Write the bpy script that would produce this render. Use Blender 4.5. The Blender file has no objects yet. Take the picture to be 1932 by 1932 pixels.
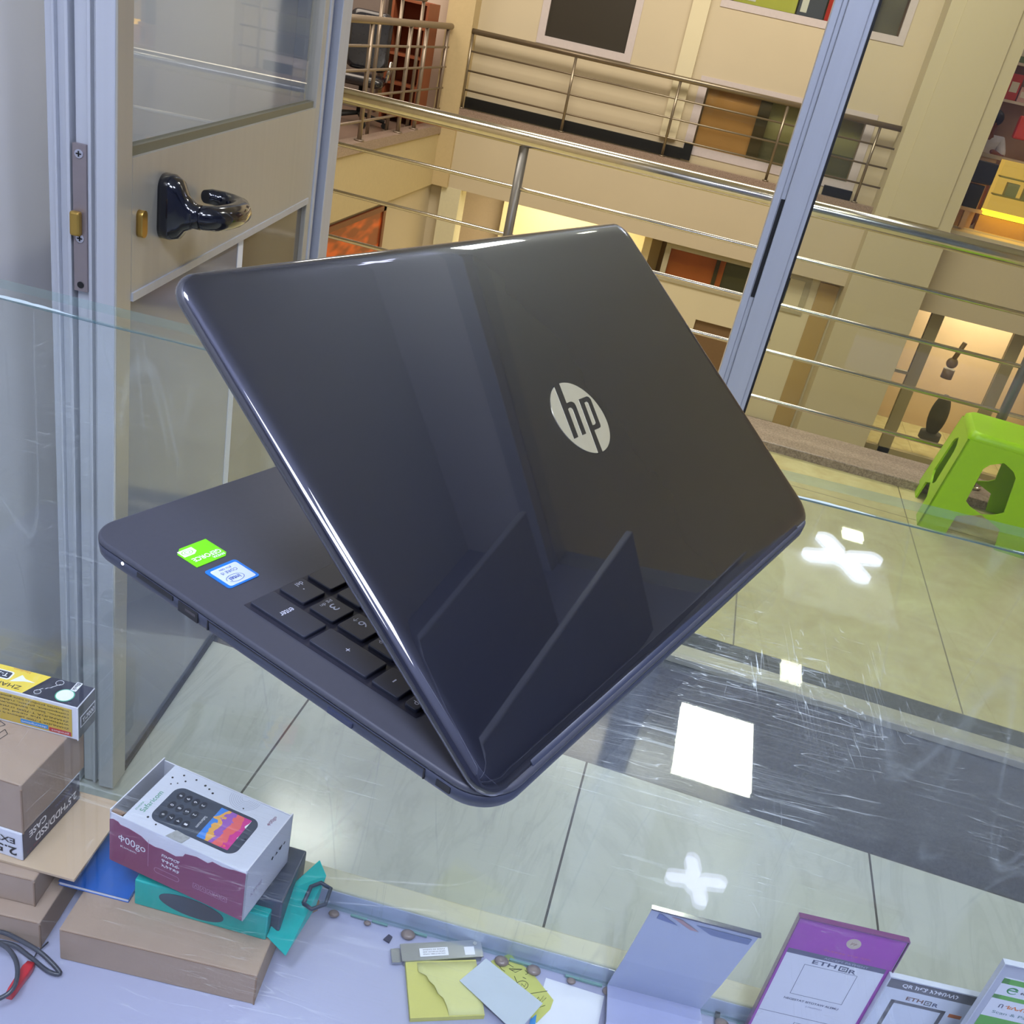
import bpy, bmesh, math, random
from mathutils import Matrix, Vector
random.seed(7)
S = bpy.context.scene
COL = S.collection

# ------------------------------------------------------------------ camera
F_PX = 1831.0
RX = Vector((0.9521, 0.2370, 0.1931)); RY = Vector((0.2790, -0.4154, -0.8658)); RZ = Vector((-0.1249, 0.8782, -0.4616))
# world axes of the camera: right, down, forward
RIGHT = Vector((0.95213, 0.23696, 0.19313)); DOWN = Vector((0.27900, -0.41541, -0.86579)); FWD = Vector((-0.12493, 0.87823, -0.46164))
c_right = Vector((0.95213, 0.23696, 0.19313)).normalized()
c_fwd = Vector((-0.12493, 0.87823, -0.46164))
c_fwd = (c_fwd - c_right * c_fwd.dot(c_right)).normalized()
c_up = c_right.cross(c_fwd)
cam = bpy.data.objects.new('camera', bpy.data.cameras.new('camera'))
COL.objects.link(cam)
m = Matrix((c_right, c_up, -c_fwd)).transposed().to_4x4()
m.translation = Vector((0, 0, 1.373))
cam.matrix_world = m
cam.data.sensor_width = 36; cam.data.lens = 36 * F_PX / 1932
cam.data.clip_start = 0.02; cam.data.clip_end = 80
S.camera = cam

# ------------------------------------------------------------------ world, exposure
W = bpy.data.worlds.new('world'); S.world = W; W.use_nodes = True
W.node_tree.nodes['Background'].inputs[0].default_value = (0.75, 0.78, 0.9, 1)
W.node_tree.nodes['Background'].inputs[1].default_value = 0.12
S.view_settings.view_transform = 'Standard'; S.view_settings.look = 'None'
S.view_settings.gamma = 1; S.view_settings.use_curve_mapping = False
S.view_settings.exposure = 0.0
S.cycles.transparent_max_bounces = 32; S.cycles.max_bounces = 10
S.cycles.sample_clamp_indirect = 6.0
try:
    S.cycles.use_denoising = True
except Exception: pass

def area(name, loc, rot, sx, sy, power, color, spread=180):
    l = bpy.data.lights.new(name, 'AREA'); l.shape = 'RECTANGLE'; l.size = sx; l.size_y = sy
    l.energy = power; l.color = color; l.spread = math.radians(spread)
    o = bpy.data.objects.new(name, l); o.location = loc; o.rotation_euler = rot; COL.objects.link(o); return o
COOL = (0.74, 0.80, 1.0); WARM = (1.0, 0.91, 0.78)
area('added_shop_light', (0.35, -0.75, 2.82), (math.radians(12), 0, 0), 0.6, 0.6, 50, COOL)  # unseen lamp added behind the camera, clear of the glass reflections
area('added_shop_light_left', (-0.55, -0.2, 2.82), (0, 0, 0), 0.5, 0.5, 26, COOL)  # unseen, added on the left to strengthen the cool light
area('added_shop_light_right', (0.95, 0.1, 2.82), (0, 0, 0), 0.5, 0.5, 22, COOL)  # unseen, added on the right where the counter glass cannot mirror it
area('added_atrium_light', (-0.8, 7.2, 5.4), (0, 0, 0), 5.0, 3.0, 370, WARM)  # unseen warm lamp added high over the atrium
area('added_atrium_light_far', (-0.8, 9.6, 4.2), (math.radians(52), 0, 0), 6.0, 1.0, 140, WARM)  # second unseen warm lamp, added facing the far wall
area('added_corridor_light', (4.8, 3.0, 2.62), (0, 0, 0), 0.5, 0.5, 62, (1.0, 0.96, 0.88))  # unseen, added far right so the laptop lid does not mirror it
area('added_corridor_light_left', (-1.9, 3.5, 2.64), (0, 0, 0), 1.8, 0.3, 50, (1.0, 0.97, 0.92))  # unseen strip added for highlights on the near railing
area('lower_room_light', (-2.4, 14.2, -1.0), (0, 0, 0), 1.6, 1.4, 70, (1.0, 0.9, 0.68))
area('storefront_light', (3.8, 14.0, -1.05), (0, 0, 0), 1.6, 1.2, 50, (1.0, 0.86, 0.68))
area('upper_shop_light', (3.6, 14.1, 2.54), (0, 0, 0), 1.6, 1.4, 60, (1.0, 0.92, 0.85))
area('gallery_light', (-5.0, 11.0, 2.6), (0, 0, 0), 1.6, 2.2, 55, (1.0, 0.85, 0.7))

# ------------------------------------------------------------------ materials
def lin(c):
    return tuple(((x / 255) / 12.92 if x / 255 <= 0.04045 else ((x / 255 + 0.055) / 1.055) ** 2.4) for x in c) + (1,)
class NT:
    def __init__(s, name):
        s.m = bpy.data.materials.new(name); s.m.use_nodes = True; s.t = s.m.node_tree; s.t.nodes.clear()
        s.out = s.n('ShaderNodeOutputMaterial')
    def n(s, typ, **kw):
        x = s.t.nodes.new(typ)
        for k, v in kw.items(): setattr(x, k, v)
        return x
    def l(s, a, b): s.t.links.new(a, b)
    def math(s, op, a, b=None, c=None):
        x = s.n('ShaderNodeMath', operation=op)
        for i, v in enumerate((a, b, c)):
            if v is None: continue
            if isinstance(v, (int, float)): x.inputs[i].default_value = v
            else: s.l(v, x.inputs[i])
        return x.outputs[0]
    def mix(s, f, a, b, typ='RGBA'):
        x = s.n('ShaderNodeMix', data_type='RGBA')
        for i, v in ((0, f), (6, a), (7, b)):
            if isinstance(v, (int, float)): x.inputs[i].default_value = v
            elif isinstance(v, tuple): x.inputs[i].default_value = v
            else: s.l(v, x.inputs[i])
        return x.outputs[2]
    def noise(s, scale, detail=3, vec=None, rough=0.5, dist=0.0):
        x = s.n('ShaderNodeTexNoise'); x.inputs['Scale'].default_value = scale; x.inputs['Detail'].default_value = detail
        x.inputs['Roughness'].default_value = rough; x.inputs['Distortion'].default_value = dist
        if vec is None:
            vec = s.n('ShaderNodeTexCoord').outputs['Object']
        s.l(vec, x.inputs['Vector']); return x.outputs['Fac']
    def ramp(s, f, a, b):
        x = s.n('ShaderNodeMapRange'); s.l(f, x.inputs[0]); x.inputs[1].default_value = a; x.inputs[2].default_value = b; return x.outputs[0]
    def mapping(s, sc=(1, 1, 1), rot=(0, 0, 0)):
        tc = s.n('ShaderNodeTexCoord'); mp = s.n('ShaderNodeMapping'); s.l(tc.outputs['Object'], mp.inputs[0])
        mp.inputs['Scale'].default_value = sc; mp.inputs['Rotation'].default_value = rot; return mp.outputs[0]
    def bsdf(s, **kw):
        b = s.n('ShaderNodeBsdfPrincipled')
        for k, v in kw.items():
            i = b.inputs[k]
            if isinstance(v, (int, float)): i.default_value = v
            elif isinstance(v, tuple): i.default_value = v
            else: s.l(v, i)
        s.l(b.outputs[0], s.out.inputs[0]); return b
    def bump(s, b, h, strength=0.2, dist=0.001):
        x = s.n('ShaderNodeBump'); x.inputs['Strength'].default_value = strength; x.inputs['Distance'].default_value = dist
        s.l(h, x.inputs['Height']); s.l(x.outputs[0], b.inputs['Normal'])
MATS = {}
def mat(name, rgb, rough=0.5, metal=0.0, coat=0.0, var=0.06, scale=30, spec=0.5, bump=0.0, emit=None, estr=0.0):
    if name in MATS: return MATS[name]
    t = NT(name); c = lin(rgb)
    dark = tuple(x * (1 - var) for x in c[:3]) + (1,); light = tuple(min(1, x * (1 + var)) for x in c[:3]) + (1,)
    nz = t.noise(scale)
    col = t.mix(nz, dark, light)
    kw = {'Base Color': col, 'Roughness': rough, 'Metallic': metal, 'Coat Weight': coat, 'Coat Roughness': 0.08, 'Specular IOR Level': spec}
    if emit: kw['Emission Color'] = lin(emit); kw['Emission Strength'] = estr
    b = t.bsdf(**kw)
    if bump: t.bump(b, t.noise(scale * 6), bump, 0.001)
    MATS[name] = t.m; return t.m
def emitter(name, rgb, strength):
    if name in MATS: return MATS[name]
    t = NT(name); e = t.n('ShaderNodeEmission'); e.inputs[0].default_value = lin(rgb); e.inputs[1].default_value = strength
    t.l(e.outputs[0], t.out.inputs[0]); MATS[name] = t.m; return t.m
def glass(name, tint, refl=1.0, haze=0.0, scratches=0.0, body=0.0, r0=0.04, area_mask=False):
    """thin sheet glass: straight transmission plus a Schlick reflection on each face"""
    if name in MATS: return MATS[name]
    t = NT(name)
    lw = t.n('ShaderNodeLayerWeight'); lw.inputs[0].default_value = 0.5
    p = t.math('POWER', lw.outputs['Facing'], 5.0)
    fr = t.math('MULTIPLY', t.math('MULTIPLY_ADD', p, 1 - r0, r0), refl)
    tr = t.n('ShaderNodeBsdfTransparent'); tr.inputs[0].default_value = tint
    gl = t.n('ShaderNodeBsdfGlossy'); gl.inputs['Roughness'].default_value = 0.015
    mx = t.n('ShaderNodeMixShader'); t.l(fr, mx.inputs[0]); t.l(tr.outputs[0], mx.inputs[1]); t.l(gl.outputs[0], mx.inputs[2])
    last = mx.outputs[0]
    if haze or scratches or body:
        df = t.n('ShaderNodeBsdfDiffuse'); df.inputs[0].default_value = (0.75, 0.82, 0.82, 1)
        fac = None
        big = t.noise(3.0, 4)
        h = t.math('MULTIPLY', t.ramp(big, 0.35, 0.75), haze)
        if scratches:
            tot = h
            for k, (sc, rot) in enumerate((((6, 160, 1), 0.4), ((150, 5, 1), 0.15), ((5, 190, 1), -0.5), ((7, 120, 1), 1.1))):
                n1 = t.noise(1.0, 1, t.mapping(sc, (0, 0, rot)))
                line = t.ramp(t.math('ABSOLUTE', t.math('SUBTRACT', n1, 0.5)), 0.0035, 0.0)
                msk = t.ramp(t.noise(5.0 + k * 2, 2, t.mapping((1, 1, 1), (0, 0, k + 1.0))), 0.47, 0.58)
                tot = t.math('ADD', tot, t.math('MULTIPLY', t.math('MULTIPLY', line, msk), scratches))
            sm = t.ramp(t.noise(45, 8, t.mapping((1, 2.5, 1), (0, 0, 0.5)), 0.75, 1.2), 0.56, 0.68)
            sm = t.math('MULTIPLY', sm, t.ramp(t.noise(3.3, 2, t.mapping((1, 1, 1), (0, 0, 2.0))), 0.42, 0.56))
            tot = t.math('ADD', tot, t.math('MULTIPLY', sm, scratches * 0.22))
            if area_mask:   # wear sits where goods are put down, right of the middle
                tc = t.n('ShaderNodeTexCoord'); vd = t.n('ShaderNodeVectorMath', operation='DISTANCE'); t.l(tc.outputs['Object'], vd.inputs[0]); vd.inputs[1].default_value = (0.035, -0.305, 1.08)
                tot = t.math('MULTIPLY', tot, t.math('ADD', t.ramp(vd.outputs['Value'], 0.16, 0.03), 0.22))
            h = t.math('MINIMUM', tot, 0.8)
        if body: h = t.math('ADD', h, body)
        m2 = t.n('ShaderNodeMixShader'); t.l(h, m2.inputs[0]); t.l(last, m2.inputs[1]); t.l(df.outputs[0], m2.inputs[2]); last = m2.outputs[0]
    t.l(last, t.out.inputs[0]); MATS[name] = t.m; return t.m

def tile_mat(name, base, vein, x0, w, y0, l, rough, grout, rot=0.0, mottled=False):
    t = NT(name); tc = t.n('ShaderNodeTexCoord'); sp = t.n('ShaderNodeSeparateXYZ'); t.l(tc.outputs['Object'], sp.inputs[0])
    def line(v, o, w_, g):
        f = t.math('FRACT', t.math('DIVIDE', t.math('SUBTRACT', v, o), w_))
        d = t.math('MULTIPLY', t.math('MINIMUM', f, t.math('SUBTRACT', 1.0, f)), w_)
        return t.math('LESS_THAN', d, g)
    gx = line(sp.outputs[0], x0, w, 0.0022); gy = line(sp.outputs[1], y0, l, 0.0022)
    g = t.math('MAXIMUM', gx, gy)
    if mottled:
        n1 = t.noise(7, 8, None, 0.7, 0.6); n2 = t.noise(2.2, 3)
        v = t.math('ADD', t.math('MULTIPLY', t.ramp(n1, 0.35, 0.7), 0.7), t.math('MULTIPLY', n2, 0.3))
    else:
        n1 = t.noise(2.2, 7, t.mapping((3.0, 0.75, 1), (0, 0, 0.22)), 0.62, 1.6)
        rid = t.math('ABSOLUTE', t.math('SUBTRACT', n1, 0.5)); vv = t.ramp(rid, 0.05, 0.0)
        v = t.math('ADD', t.math('MULTIPLY', vv, 0.26), t.math('MULTIPLY', t.ramp(t.noise(3.5, 5), 0.3, 0.75), 0.35))
    col = t.mix(v, lin(base), lin(vein)); col = t.mix(g, col, lin(grout))
    t.bsdf(**{'Base Color': col, 'Roughness': rough}); MATS[name] = t.m; return t.m

M_FLOOR_SHOP = tile_mat('shop_tile', (200, 203, 192), (164, 166, 154), 0.042, 0.597, 0.42, 1.2, 0.16, (70, 66, 58))
M_FLOOR_COR = tile_mat('corridor_tile', (212, 204, 156), (176, 160, 108), 0.334, 0.6, 2.24, 1.2, 0.14, (120, 108, 80), mottled=True)
def granite(name, a, b, rough):
    t = NT(name); n1 = t.noise(120, 6, None, 0.8)
    t.bsdf(**{'Base Color': t.mix(t.ramp(n1, 0.4, 0.62), lin(a), lin(b)), 'Roughness': rough}); return t.m
M_GRANITE = granite('black_granite', (48, 50, 58), (74, 76, 84), 0.10)
M_CURB = granite('brown_granite', (120, 100, 88), (176, 156, 142), 0.3)
M_WALL = mat('white_wall', (212, 212, 214), 0.7, var=0.03, scale=4)
M_CREAM = mat('cream_wall', (200, 187, 160), 0.75, var=0.05, scale=1.2)
M_CREAM2 = mat('cream_wall_light', (216, 206, 174), 0.7, var=0.05, scale=1.5)
M_PINK = mat('pinkish_wall', (204, 184, 166), 0.75, var=0.04, scale=1)
M_CEIL = mat('ceiling_paint', (215, 216, 214), 0.8, var=0.02, scale=3)
def alu(name, rgb, rough=0.28, metal=0.75):
    t = NT(name); n1 = t.noise(1.0, 2, t.mapping((60, 60, 1)))
    c = lin(rgb); d = tuple(x * 0.88 for x in c[:3]) + (1,)
    b = t.bsdf(**{'Base Color': t.mix(n1, d, c), 'Roughness': rough, 'Metallic': metal}); return t.m
M_ALU = alu('anodised_aluminium', (196, 200, 208), 0.36, 0.35)
M_ALU_D = alu('aluminium_groove', (104, 112, 140), 0.4, 0.4)
M_CHAMP = alu('champagne_aluminium', (190, 186, 174), 0.34, 0.35)
M_STEEL = alu('stainless_steel', (214, 208, 196), 0.16, 1.0)
M_STEEL_F = mat('far_steel', (142, 130, 112), 0.3, 0.7)
M_BLACK = mat('black_gloss_plastic', (14, 16, 26), 0.12, coat=0.6)
M_RUB = mat('black_rubber', (20, 20, 22), 0.7)
M_BRASS = mat('brass', (196, 160, 84), 0.3, 0.9)
M_WOOD = mat('beige_edge_board', (222, 216, 190), 0.45, var=0.06, scale=12)
M_SHELF = mat('white_shelf_liner', (172, 175, 202), 0.5, var=0.02, scale=6)
M_CARD = mat('brown_cardboard', (172, 150, 132), 0.85, var=0.08, scale=40, bump=0.15)
M_CARD_IN = mat('cardboard_edge', (146, 120, 100), 0.9, var=0.1, scale=90)
M_WHITECARD = mat('white_card', (222, 224, 234), 0.5, var=0.02)
M_INK = mat('black_ink', (28, 28, 36), 0.6)
M_WHITE = mat('white_print', (236, 238, 244), 0.5, var=0.01)

# ------------------------------------------------------------------ mesh helpers
def link(name, me, parent=None, mtx=None):
    o = bpy.data.objects.new(name, me); COL.objects.link(o)
    if parent is not None: o.parent = parent
    if mtx is not None: o.matrix_local = mtx
    return o
class MB:
    def __init__(s): s.v = []; s.f = []; s.mi = []; s.sm = []; s.T = Matrix(); s.cur = 0
    def add(s, vs, fs, smooth=False):
        b = len(s.v); s.v += [tuple(s.T @ Vector(p)) for p in vs]
        for f in fs: s.f.append(tuple(b + i for i in f)); s.mi.append(s.cur); s.sm.append(smooth)
        return s
    def box(s, x0, x1, y0, y1, z0, z1):
        s.add([(x0, y0, z0), (x1, y0, z0), (x1, y1, z0), (x0, y1, z0), (x0, y0, z1), (x1, y0, z1), (x1, y1, z1), (x0, y1, z1)],
              [(3, 2, 1, 0), (4, 5, 6, 7), (0, 1, 5, 4), (1, 2, 6, 5), (2, 3, 7, 6), (3, 0, 4, 7)]); return s
    def quad(s, a, b, c, d): s.add([a, b, c, d], [(0, 1, 2, 3)]); return s
    def prism(s, poly, z0, z1):
        n = len(poly); a = sum(poly[i][0] * poly[(i + 1) % n][1] - poly[(i + 1) % n][0] * poly[i][1] for i in range(n))
        if a < 0: poly = poly[::-1]
        s.add([(x, y, z0) for x, y in poly] + [(x, y, z1) for x, y in poly],
              [tuple(range(n - 1, -1, -1)), tuple(range(n, 2 * n))] + [(i, (i + 1) % n, n + (i + 1) % n, n + i) for i in range(n)]); return s
    def loft(s, rings, cap=True, smooth=True):
        n = len(rings[0]); vs = [p for r in rings for p in r]; fs = []
        for k in range(len(rings) - 1):
            for i in range(n): fs.append((k * n + i, k * n + (i + 1) % n, (k + 1) * n + (i + 1) % n, (k + 1) * n + i))
        s.add(vs, fs, smooth)
        if cap:
            b = len(s.v) - len(vs)
            s.f.append(tuple(b + i for i in range(n - 1, -1, -1))); s.mi.append(s.cur); s.sm.append(False)
            b2 = b + (len(rings) - 1) * n
            s.f.append(tuple(b2 + i for i in range(n))); s.mi.append(s.cur); s.sm.append(False)
        return s
    def cyl(s, a, b, r, n=20, r2=None):
        a = Vector(a); b = Vector(b); d = (b - a).normalized(); u = d.orthogonal().normalized(); w = d.cross(u); r2 = r if r2 is None else r2
        R = [[tuple(p + (u * math.cos(t) + w * math.sin(t)) * q) for t in [2 * math.pi * i / n for i in range(n)]] for p, q in ((a, r), (b, r2))]
        return s.loft(R)
    def tube(s, pts, r, n=12):
        pts = [Vector(p) for p in pts]; rs = r if isinstance(r, (list, tuple)) else [r] * len(pts)
        rings = []; u = None
        for i, p in enumerate(pts):
            d = (pts[min(i + 1, len(pts) - 1)] - pts[max(i - 1, 0)]).normalized()
            u = d.orthogonal().normalized() if u is None else (u - d * u.dot(d)).normalized()
            w = d.cross(u); rings.append([tuple(p + (u * math.cos(t) + w * math.sin(t)) * rs[i]) for t in [2 * math.pi * k / n for k in range(n)]])
        return s.loft(rings)
    def ball(s, c, rx, ry, rz, n=20, m=12):
        rings = []
        for j in range(1, m):
            ph = math.pi * j / m
            rings.append([(c[0] + rx * math.sin(ph) * math.cos(t), c[1] + ry * math.sin(ph) * math.sin(t), c[2] - rz * math.cos(ph)) for t in [2 * math.pi * i / n for i in range(n)]])
        return s.loft(rings)
    def build(s, name, mats, parent=None, mtx=None, bevel=0, seg=2):
        me = bpy.data.meshes.new(name); me.from_pydata(s.v, [], s.f)
        if not isinstance(mats, (list, tuple)): mats = [mats]
        for mm in mats: me.materials.append(mm)
        for i, p in enumerate(me.polygons): p.material_index = s.mi[i]; p.use_smooth = s.sm[i]
        me.update()
        o = link(name, me, parent, mtx)
        if bevel:
            b = o.modifiers.new('bevel', 'BEVEL'); b.width = bevel; b.segments = seg; b.limit_method = 'ANGLE'; b.angle_limit = math.radians(40)
            b.harden_normals = False
        return o
def B(x0, x1, y0, y1, z0, z1): return MB().box(x0, x1, y0, y1, z0, z1)
def tag(o, label, cat, group=None, kind=None):
    if label: o['label'] = label
    if cat: o['category'] = cat
    if group: o['group'] = group
    if kind: o['kind'] = kind
    return o
def struct(o, label=None):
    o['kind'] = 'structure'
    if label: o['label'] = label
    return o
def thing(name, label, cat, loc=(0, 0, 0), rz=0, group=None, mtx=None):
    o = bpy.data.objects.new(name, None); COL.objects.link(o); o.empty_display_size = 0.05
    if mtx is None: o.location = loc; o.rotation_euler = (0, 0, rz)
    else: o.matrix_world = mtx
    return tag(o, label, cat, group)
def frame(o, x, z):
    """matrix with origin o, x axis x, z axis (normal) z"""
    x = Vector(x).normalized(); z = Vector(z); z = (z - x * z.dot(x)).normalized(); y = z.cross(x)
    mm = Matrix((x, y, z)).transposed().to_4x4(); mm.translation = Vector(o); return mm
def rrect(x0, x1, y0, y1, r, n=6):
    """rounded rectangle, counter-clockwise; r a number or four radii (x0y0, x1y0, x1y1, x0y1)"""
    r = [r] * 4 if isinstance(r, (int, float)) else r; out = []
    for (cx, cy, a0, q) in ((x0 + r[0], y0 + r[0], 180, r[0]), (x1 - r[1], y0 + r[1], 270, r[1]), (x1 - r[2], y1 - r[2], 0, r[2]), (x0 + r[3], y1 - r[3], 90, r[3])):
        for i in range(n + 1):
            a = math.radians(a0 + 90 * i / n); out.append((cx + q * math.cos(a), cy + q * math.sin(a)))
    return out
ETH = None
def text(s, w, h, material, parent, mtx, name='lettering', bold=False, shear=0.0, thick=0.0001, font=None):
    """flat lettering fitted to a w by h box centred on mtx's origin, reading along +x"""
    cu = bpy.data.curves.new('t', 'FONT'); cu.body = s; cu.align_x = 'LEFT'; cu.size = 1; cu.resolution_u = 3; cu.shear = shear
    if bold: cu.offset = 0.018
    o = bpy.data.objects.new('t', cu); COL.objects.link(o)
    dg = bpy.context.evaluated_depsgraph_get(); dg.update()
    me = bpy.data.meshes.new_from_object(o.evaluated_get(dg)); bpy.data.objects.remove(o); bpy.data.curves.remove(cu)
    if not me.vertices: return None
    xs = [v.co.x for v in me.vertices]; ys = [v.co.y for v in me.vertices]
    cx = (min(xs) + max(xs)) / 2; cy = (min(ys) + max(ys)) / 2; sx = w / max(1e-6, max(xs) - min(xs)); sy = h / max(1e-6, max(ys) - min(ys))
    for v in me.vertices: v.co = Vector(((v.co.x - cx) * sx, (v.co.y - cy) * sy, thick))
    me.materials.clear(); me.materials.append(material); me.name = name
    return link(name, me, parent, mtx)
def copy_tree(o, parent=None):
    c = o.copy(); COL.objects.link(c)
    if parent is not None: c.parent = parent
    for ch in list(o.children): copy_tree(ch, c)
    return c

# where a sight line of the photograph meets a plane of the place (used only to read off real positions)
CAM0 = Vector((0, 0, 1.373))
def ray(px, py): return c_right * ((px - 966) / F_PX) - c_up * ((py - 966) / F_PX) + c_fwd
def onz(px, py, z): d = ray(px, py); return CAM0 + d * ((z - CAM0.z) / d.z)

# ------------------------------------------------------------------ structure: shop
struct(B(-1.05, 1.87, -2.6, 1.62, -0.12, 0).build('floor_shop', M_FLOOR_SHOP))
struct(B(-1.05, 1.87, 1.62, 2.24, -0.12, 0.0).build('floor_threshold', M_GRANITE))
struct(B(-7, 6, 2.24, 3.73, -0.12, 0.0).build('floor_corridor', M_FLOOR_COR))
struct(B(-7, 6, 3.73, 3.98, -0.3, 0.035).build('trim_1', M_CURB, bevel=0.004))
struct(B(-7, 6, 3.73, 3.97, -0.75, -0.3).build('trim_2', M_CREAM))
struct(B(-1.05, -0.95, -2.6, 2.16, 0, 2.9).build('wall_left', M_WALL))
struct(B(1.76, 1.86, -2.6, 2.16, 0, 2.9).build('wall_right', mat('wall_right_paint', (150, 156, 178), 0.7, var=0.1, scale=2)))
su = thing('shelving_unit', 'pale grey shop wall shelves mirrored as slanted slabs in the laptop lid', 'shelves', (1.25, -1.0, 1.4))
for z in (0.29, 0.61, 0.94): B(0, 0.50, 0, 2.78, z, z + 0.020).build('shelf_board', mat('shelf_pale', (158, 164, 184), 0.5), su, bevel=0.004)
for y in (0.0, 1.3): B(0.02, 0.50, y, y + 0.03, 0, 1.3).build('side_panel', mat('shelf_pale', (158, 164, 184)), su)
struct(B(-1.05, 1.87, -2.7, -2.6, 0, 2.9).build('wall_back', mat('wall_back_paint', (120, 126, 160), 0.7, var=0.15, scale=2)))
struct(B(-1.05, 1.87, -2.7, 2.15, 2.9, 3.0).build('ceiling', M_CEIL))
struct(B(-1.05, 6.0, 2.16, 4.75, 2.7, 2.8).build('ceiling_corridor', M_CEIL))
struct(B(-7, -1.05, 2.1, 4.75, 2.7, 2.8).build('ceiling_corridor', M_CEIL))
struct(B(-7, -1.05, 2.1, 2.2, 0, 2.7).build('wall_corridor', M_CREAM))
struct(B(1.87, 6, 2.1, 2.2, 0, 2.7).build('wall_corridor_right', M_CREAM))

# ------------------------------------------------------------------ structure: the atrium and its far side
YF = 12.8
def wall_panel(name, x0, x1, z0, z1, m_, y=YF, t=0.25): return struct(B(x0, x1, y, y + t, z0, z1).build(name, m_))
wall_panel('wall_far', -3.54, -2.79, 0.0, 4.5, M_CREAM)
wall_panel('wall_far', -2.79, -1.61, 0.0, 0.93, M_CREAM)
wall_panel('wall_far', -2.79, -1.61, 2.6, 4.5, M_CREAM)
wall_panel('wall_far', -1.61, -0.74, 0.0, 4.5, M_CREAM)
wall_panel('wall_far', -0.74, 1.36, 0.98, 1.72, M_CREAM)
wall_panel('wall_far', -0.74, 1.36, 2.9, 4.5, M_CREAM)
wall_panel('wall_far', -0.74, 1.36, 0.0, 0.1, M_CREAM)
wall_panel('wall_far', 1.36, 1.63, 0.0, 4.5, M_CREAM)
wall_panel('wall_far', -4.6, -3.87, -0.25, 4.5, M_PINK)
wall_panel('wall_far', -8.0, -4.6, 2.2, 4.5, M_PINK)
wall_panel('wall_far', -3.87, -3.54, -0.95, 4.5, mat('tan_pier', (196, 176, 134), 0.7), y=12.55)
wall_panel('wall_far', -3.54, 1.63, -0.95, 0.0, M_CREAM, y=12.62, t=0.43)
wall_panel('wall_far', 2.5, 6.5, -1.0, -0.02, M_CREAM, y=12.62, t=0.4)
wall_panel('wall_far', 1.0, 1.63, -3.0, -0.95, M_CREAM2)
wall_panel('wall_far', -0.9, 1.0, -1.85, -1.46, M_CREAM2)
wall_panel('wall_far', -0.9, 0.0, -3.0, -1.85, M_CREAM2)
wall_panel('wall_far', 0.75, 1.0, -3.0, -1.85, M_CREAM2, y=12.83)
wall_panel('wall_far', -8.0, -3.62, -3.0, -0.95, M_CREAM, y=12.7)
struct(B(-8.0, 6.5, 12.9, 15.6, -0.02, 0.0).build('floor_far_gallery', M_CREAM))
struct(B(-8.0, -3.75, 8.2, 12.8, -0.96, -0.25).build('floor_left_gallery', [mat('gallery_slab', (196, 180, 140), 0.7)]))
struct(B(-3.9, -3.73, 8.2, 12.8, -0.32, -0.22).build('trim_3', M_CURB))
struct(B(-8.0, -3.9, 8.2, 12.5, -0.2505, -0.2495).build('floor_gallery_tiles', mat('brown_tile', (128, 106, 94), 0.3, var=0.15, scale=3)))
struct(B(-8.2, -8.0, 2.1, 13.0, -3.0, 5.5).build('wall_atrium_left', M_CREAM))
struct(B(6.4, 6.6, 2.1, 16, -3.0, 5.5).build('wall_atrium_right', M_CREAM))
struct(B(-8, 6.5, 15.5, 15.7, -3.0, 4.5).build('wall_behind', mat('deep_wall', (190, 170, 146), 0.8)))
struct(B(-8, 6.5, 3.9, 15.6, -3.1, -3.0).build('floor_lower', M_FLOOR_COR))
struct(B(-8.2, 6.6, 4.6, 16, 5.5, 5.6).build('ceiling_atrium', M_CEIL))
struct(B(-3.54, -0.73, 12.755, 12.8, 0.02, 0.15).build('baseboard_far', mat('black_skirting', (22, 24, 26), 0.35)))
struct(B(-0.73, -0.62, 12.74, 12.8, 0.03, 0.22).build('baseboard_far', MATS['black_skirting']))
struct(B(1.02, 1.36, 12.74, 12.8, 0.0, 0.12).build('baseboard_far', MATS['black_skirting']))
struct(B(-1.05, -0.85, 12.74, 12.8, 0.22, 4.5).build('trim_4', M_CREAM2))
struct(B(-3.54, 1.63, 12.56, 12.64, -0.06, 0.02).build('trim_5', M_CURB))
# lower bright room
struct(B(-3.36, -0.9, 15.3, 15.4, -3.0, -0.95).build('wall_lower_room', mat('warm_cream', (232, 216, 170), 0.7)))
struct(B(-0.92, -0.82, 12.9, 15.4, -3.0, -0.95).build('wall_lower_room_side', MATS['warm_cream']))
struct(B(-3.9, -0.8, 12.9, 15.5, -0.97, -0.95).build('ceiling_lower_room', M_CEIL))

def win(name, x0, x1, z0, z1, y, fw, frame_m, pane_m, label=None, mull=()):
    o = MB(); o.box(x0, x1, y - 0.03, y + 0.04, z0, z0 + fw); o.box(x0, x1, y - 0.03, y + 0.04, z1 - fw, z1)
    o.box(x0, x0 + fw, y - 0.03, y + 0.04, z0 + fw, z1 - fw); o.box(x1 - fw, x1, y - 0.03, y + 0.04, z0 + fw, z1 - fw)
    for q in mull: o.box(q - fw / 2, q + fw / 2, y - 0.02, y + 0.03, z0 + fw, z1 - fw)
    w = struct(o.build(name, frame_m), label)
    B(x0 + fw * 0.8, x1 - fw * 0.8, y, y + 0.012, z0 + fw * 0.8, z1 - fw * 0.8).build('window_pane', pane_m, w)
    return w
M_FRAME_W = mat('white_window_frame', (200, 190, 190), 0.4)
M_DARKG = mat('dark_glass', (44, 38, 28), 0.55, coat=0.2)
win('window_1', -2.79, -1.61, 0.93, 2.6, YF + 0.02, 0.09, M_FRAME_W, M_DARKG)
w2 = win('window_2', -0.74, 1.36, 0.10, 0.98, YF + 0.02, 0.10, M_FRAME_W, glass('far_glass', (0.90, 0.91, 0.86, 1), 0.6), mull=())
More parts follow.
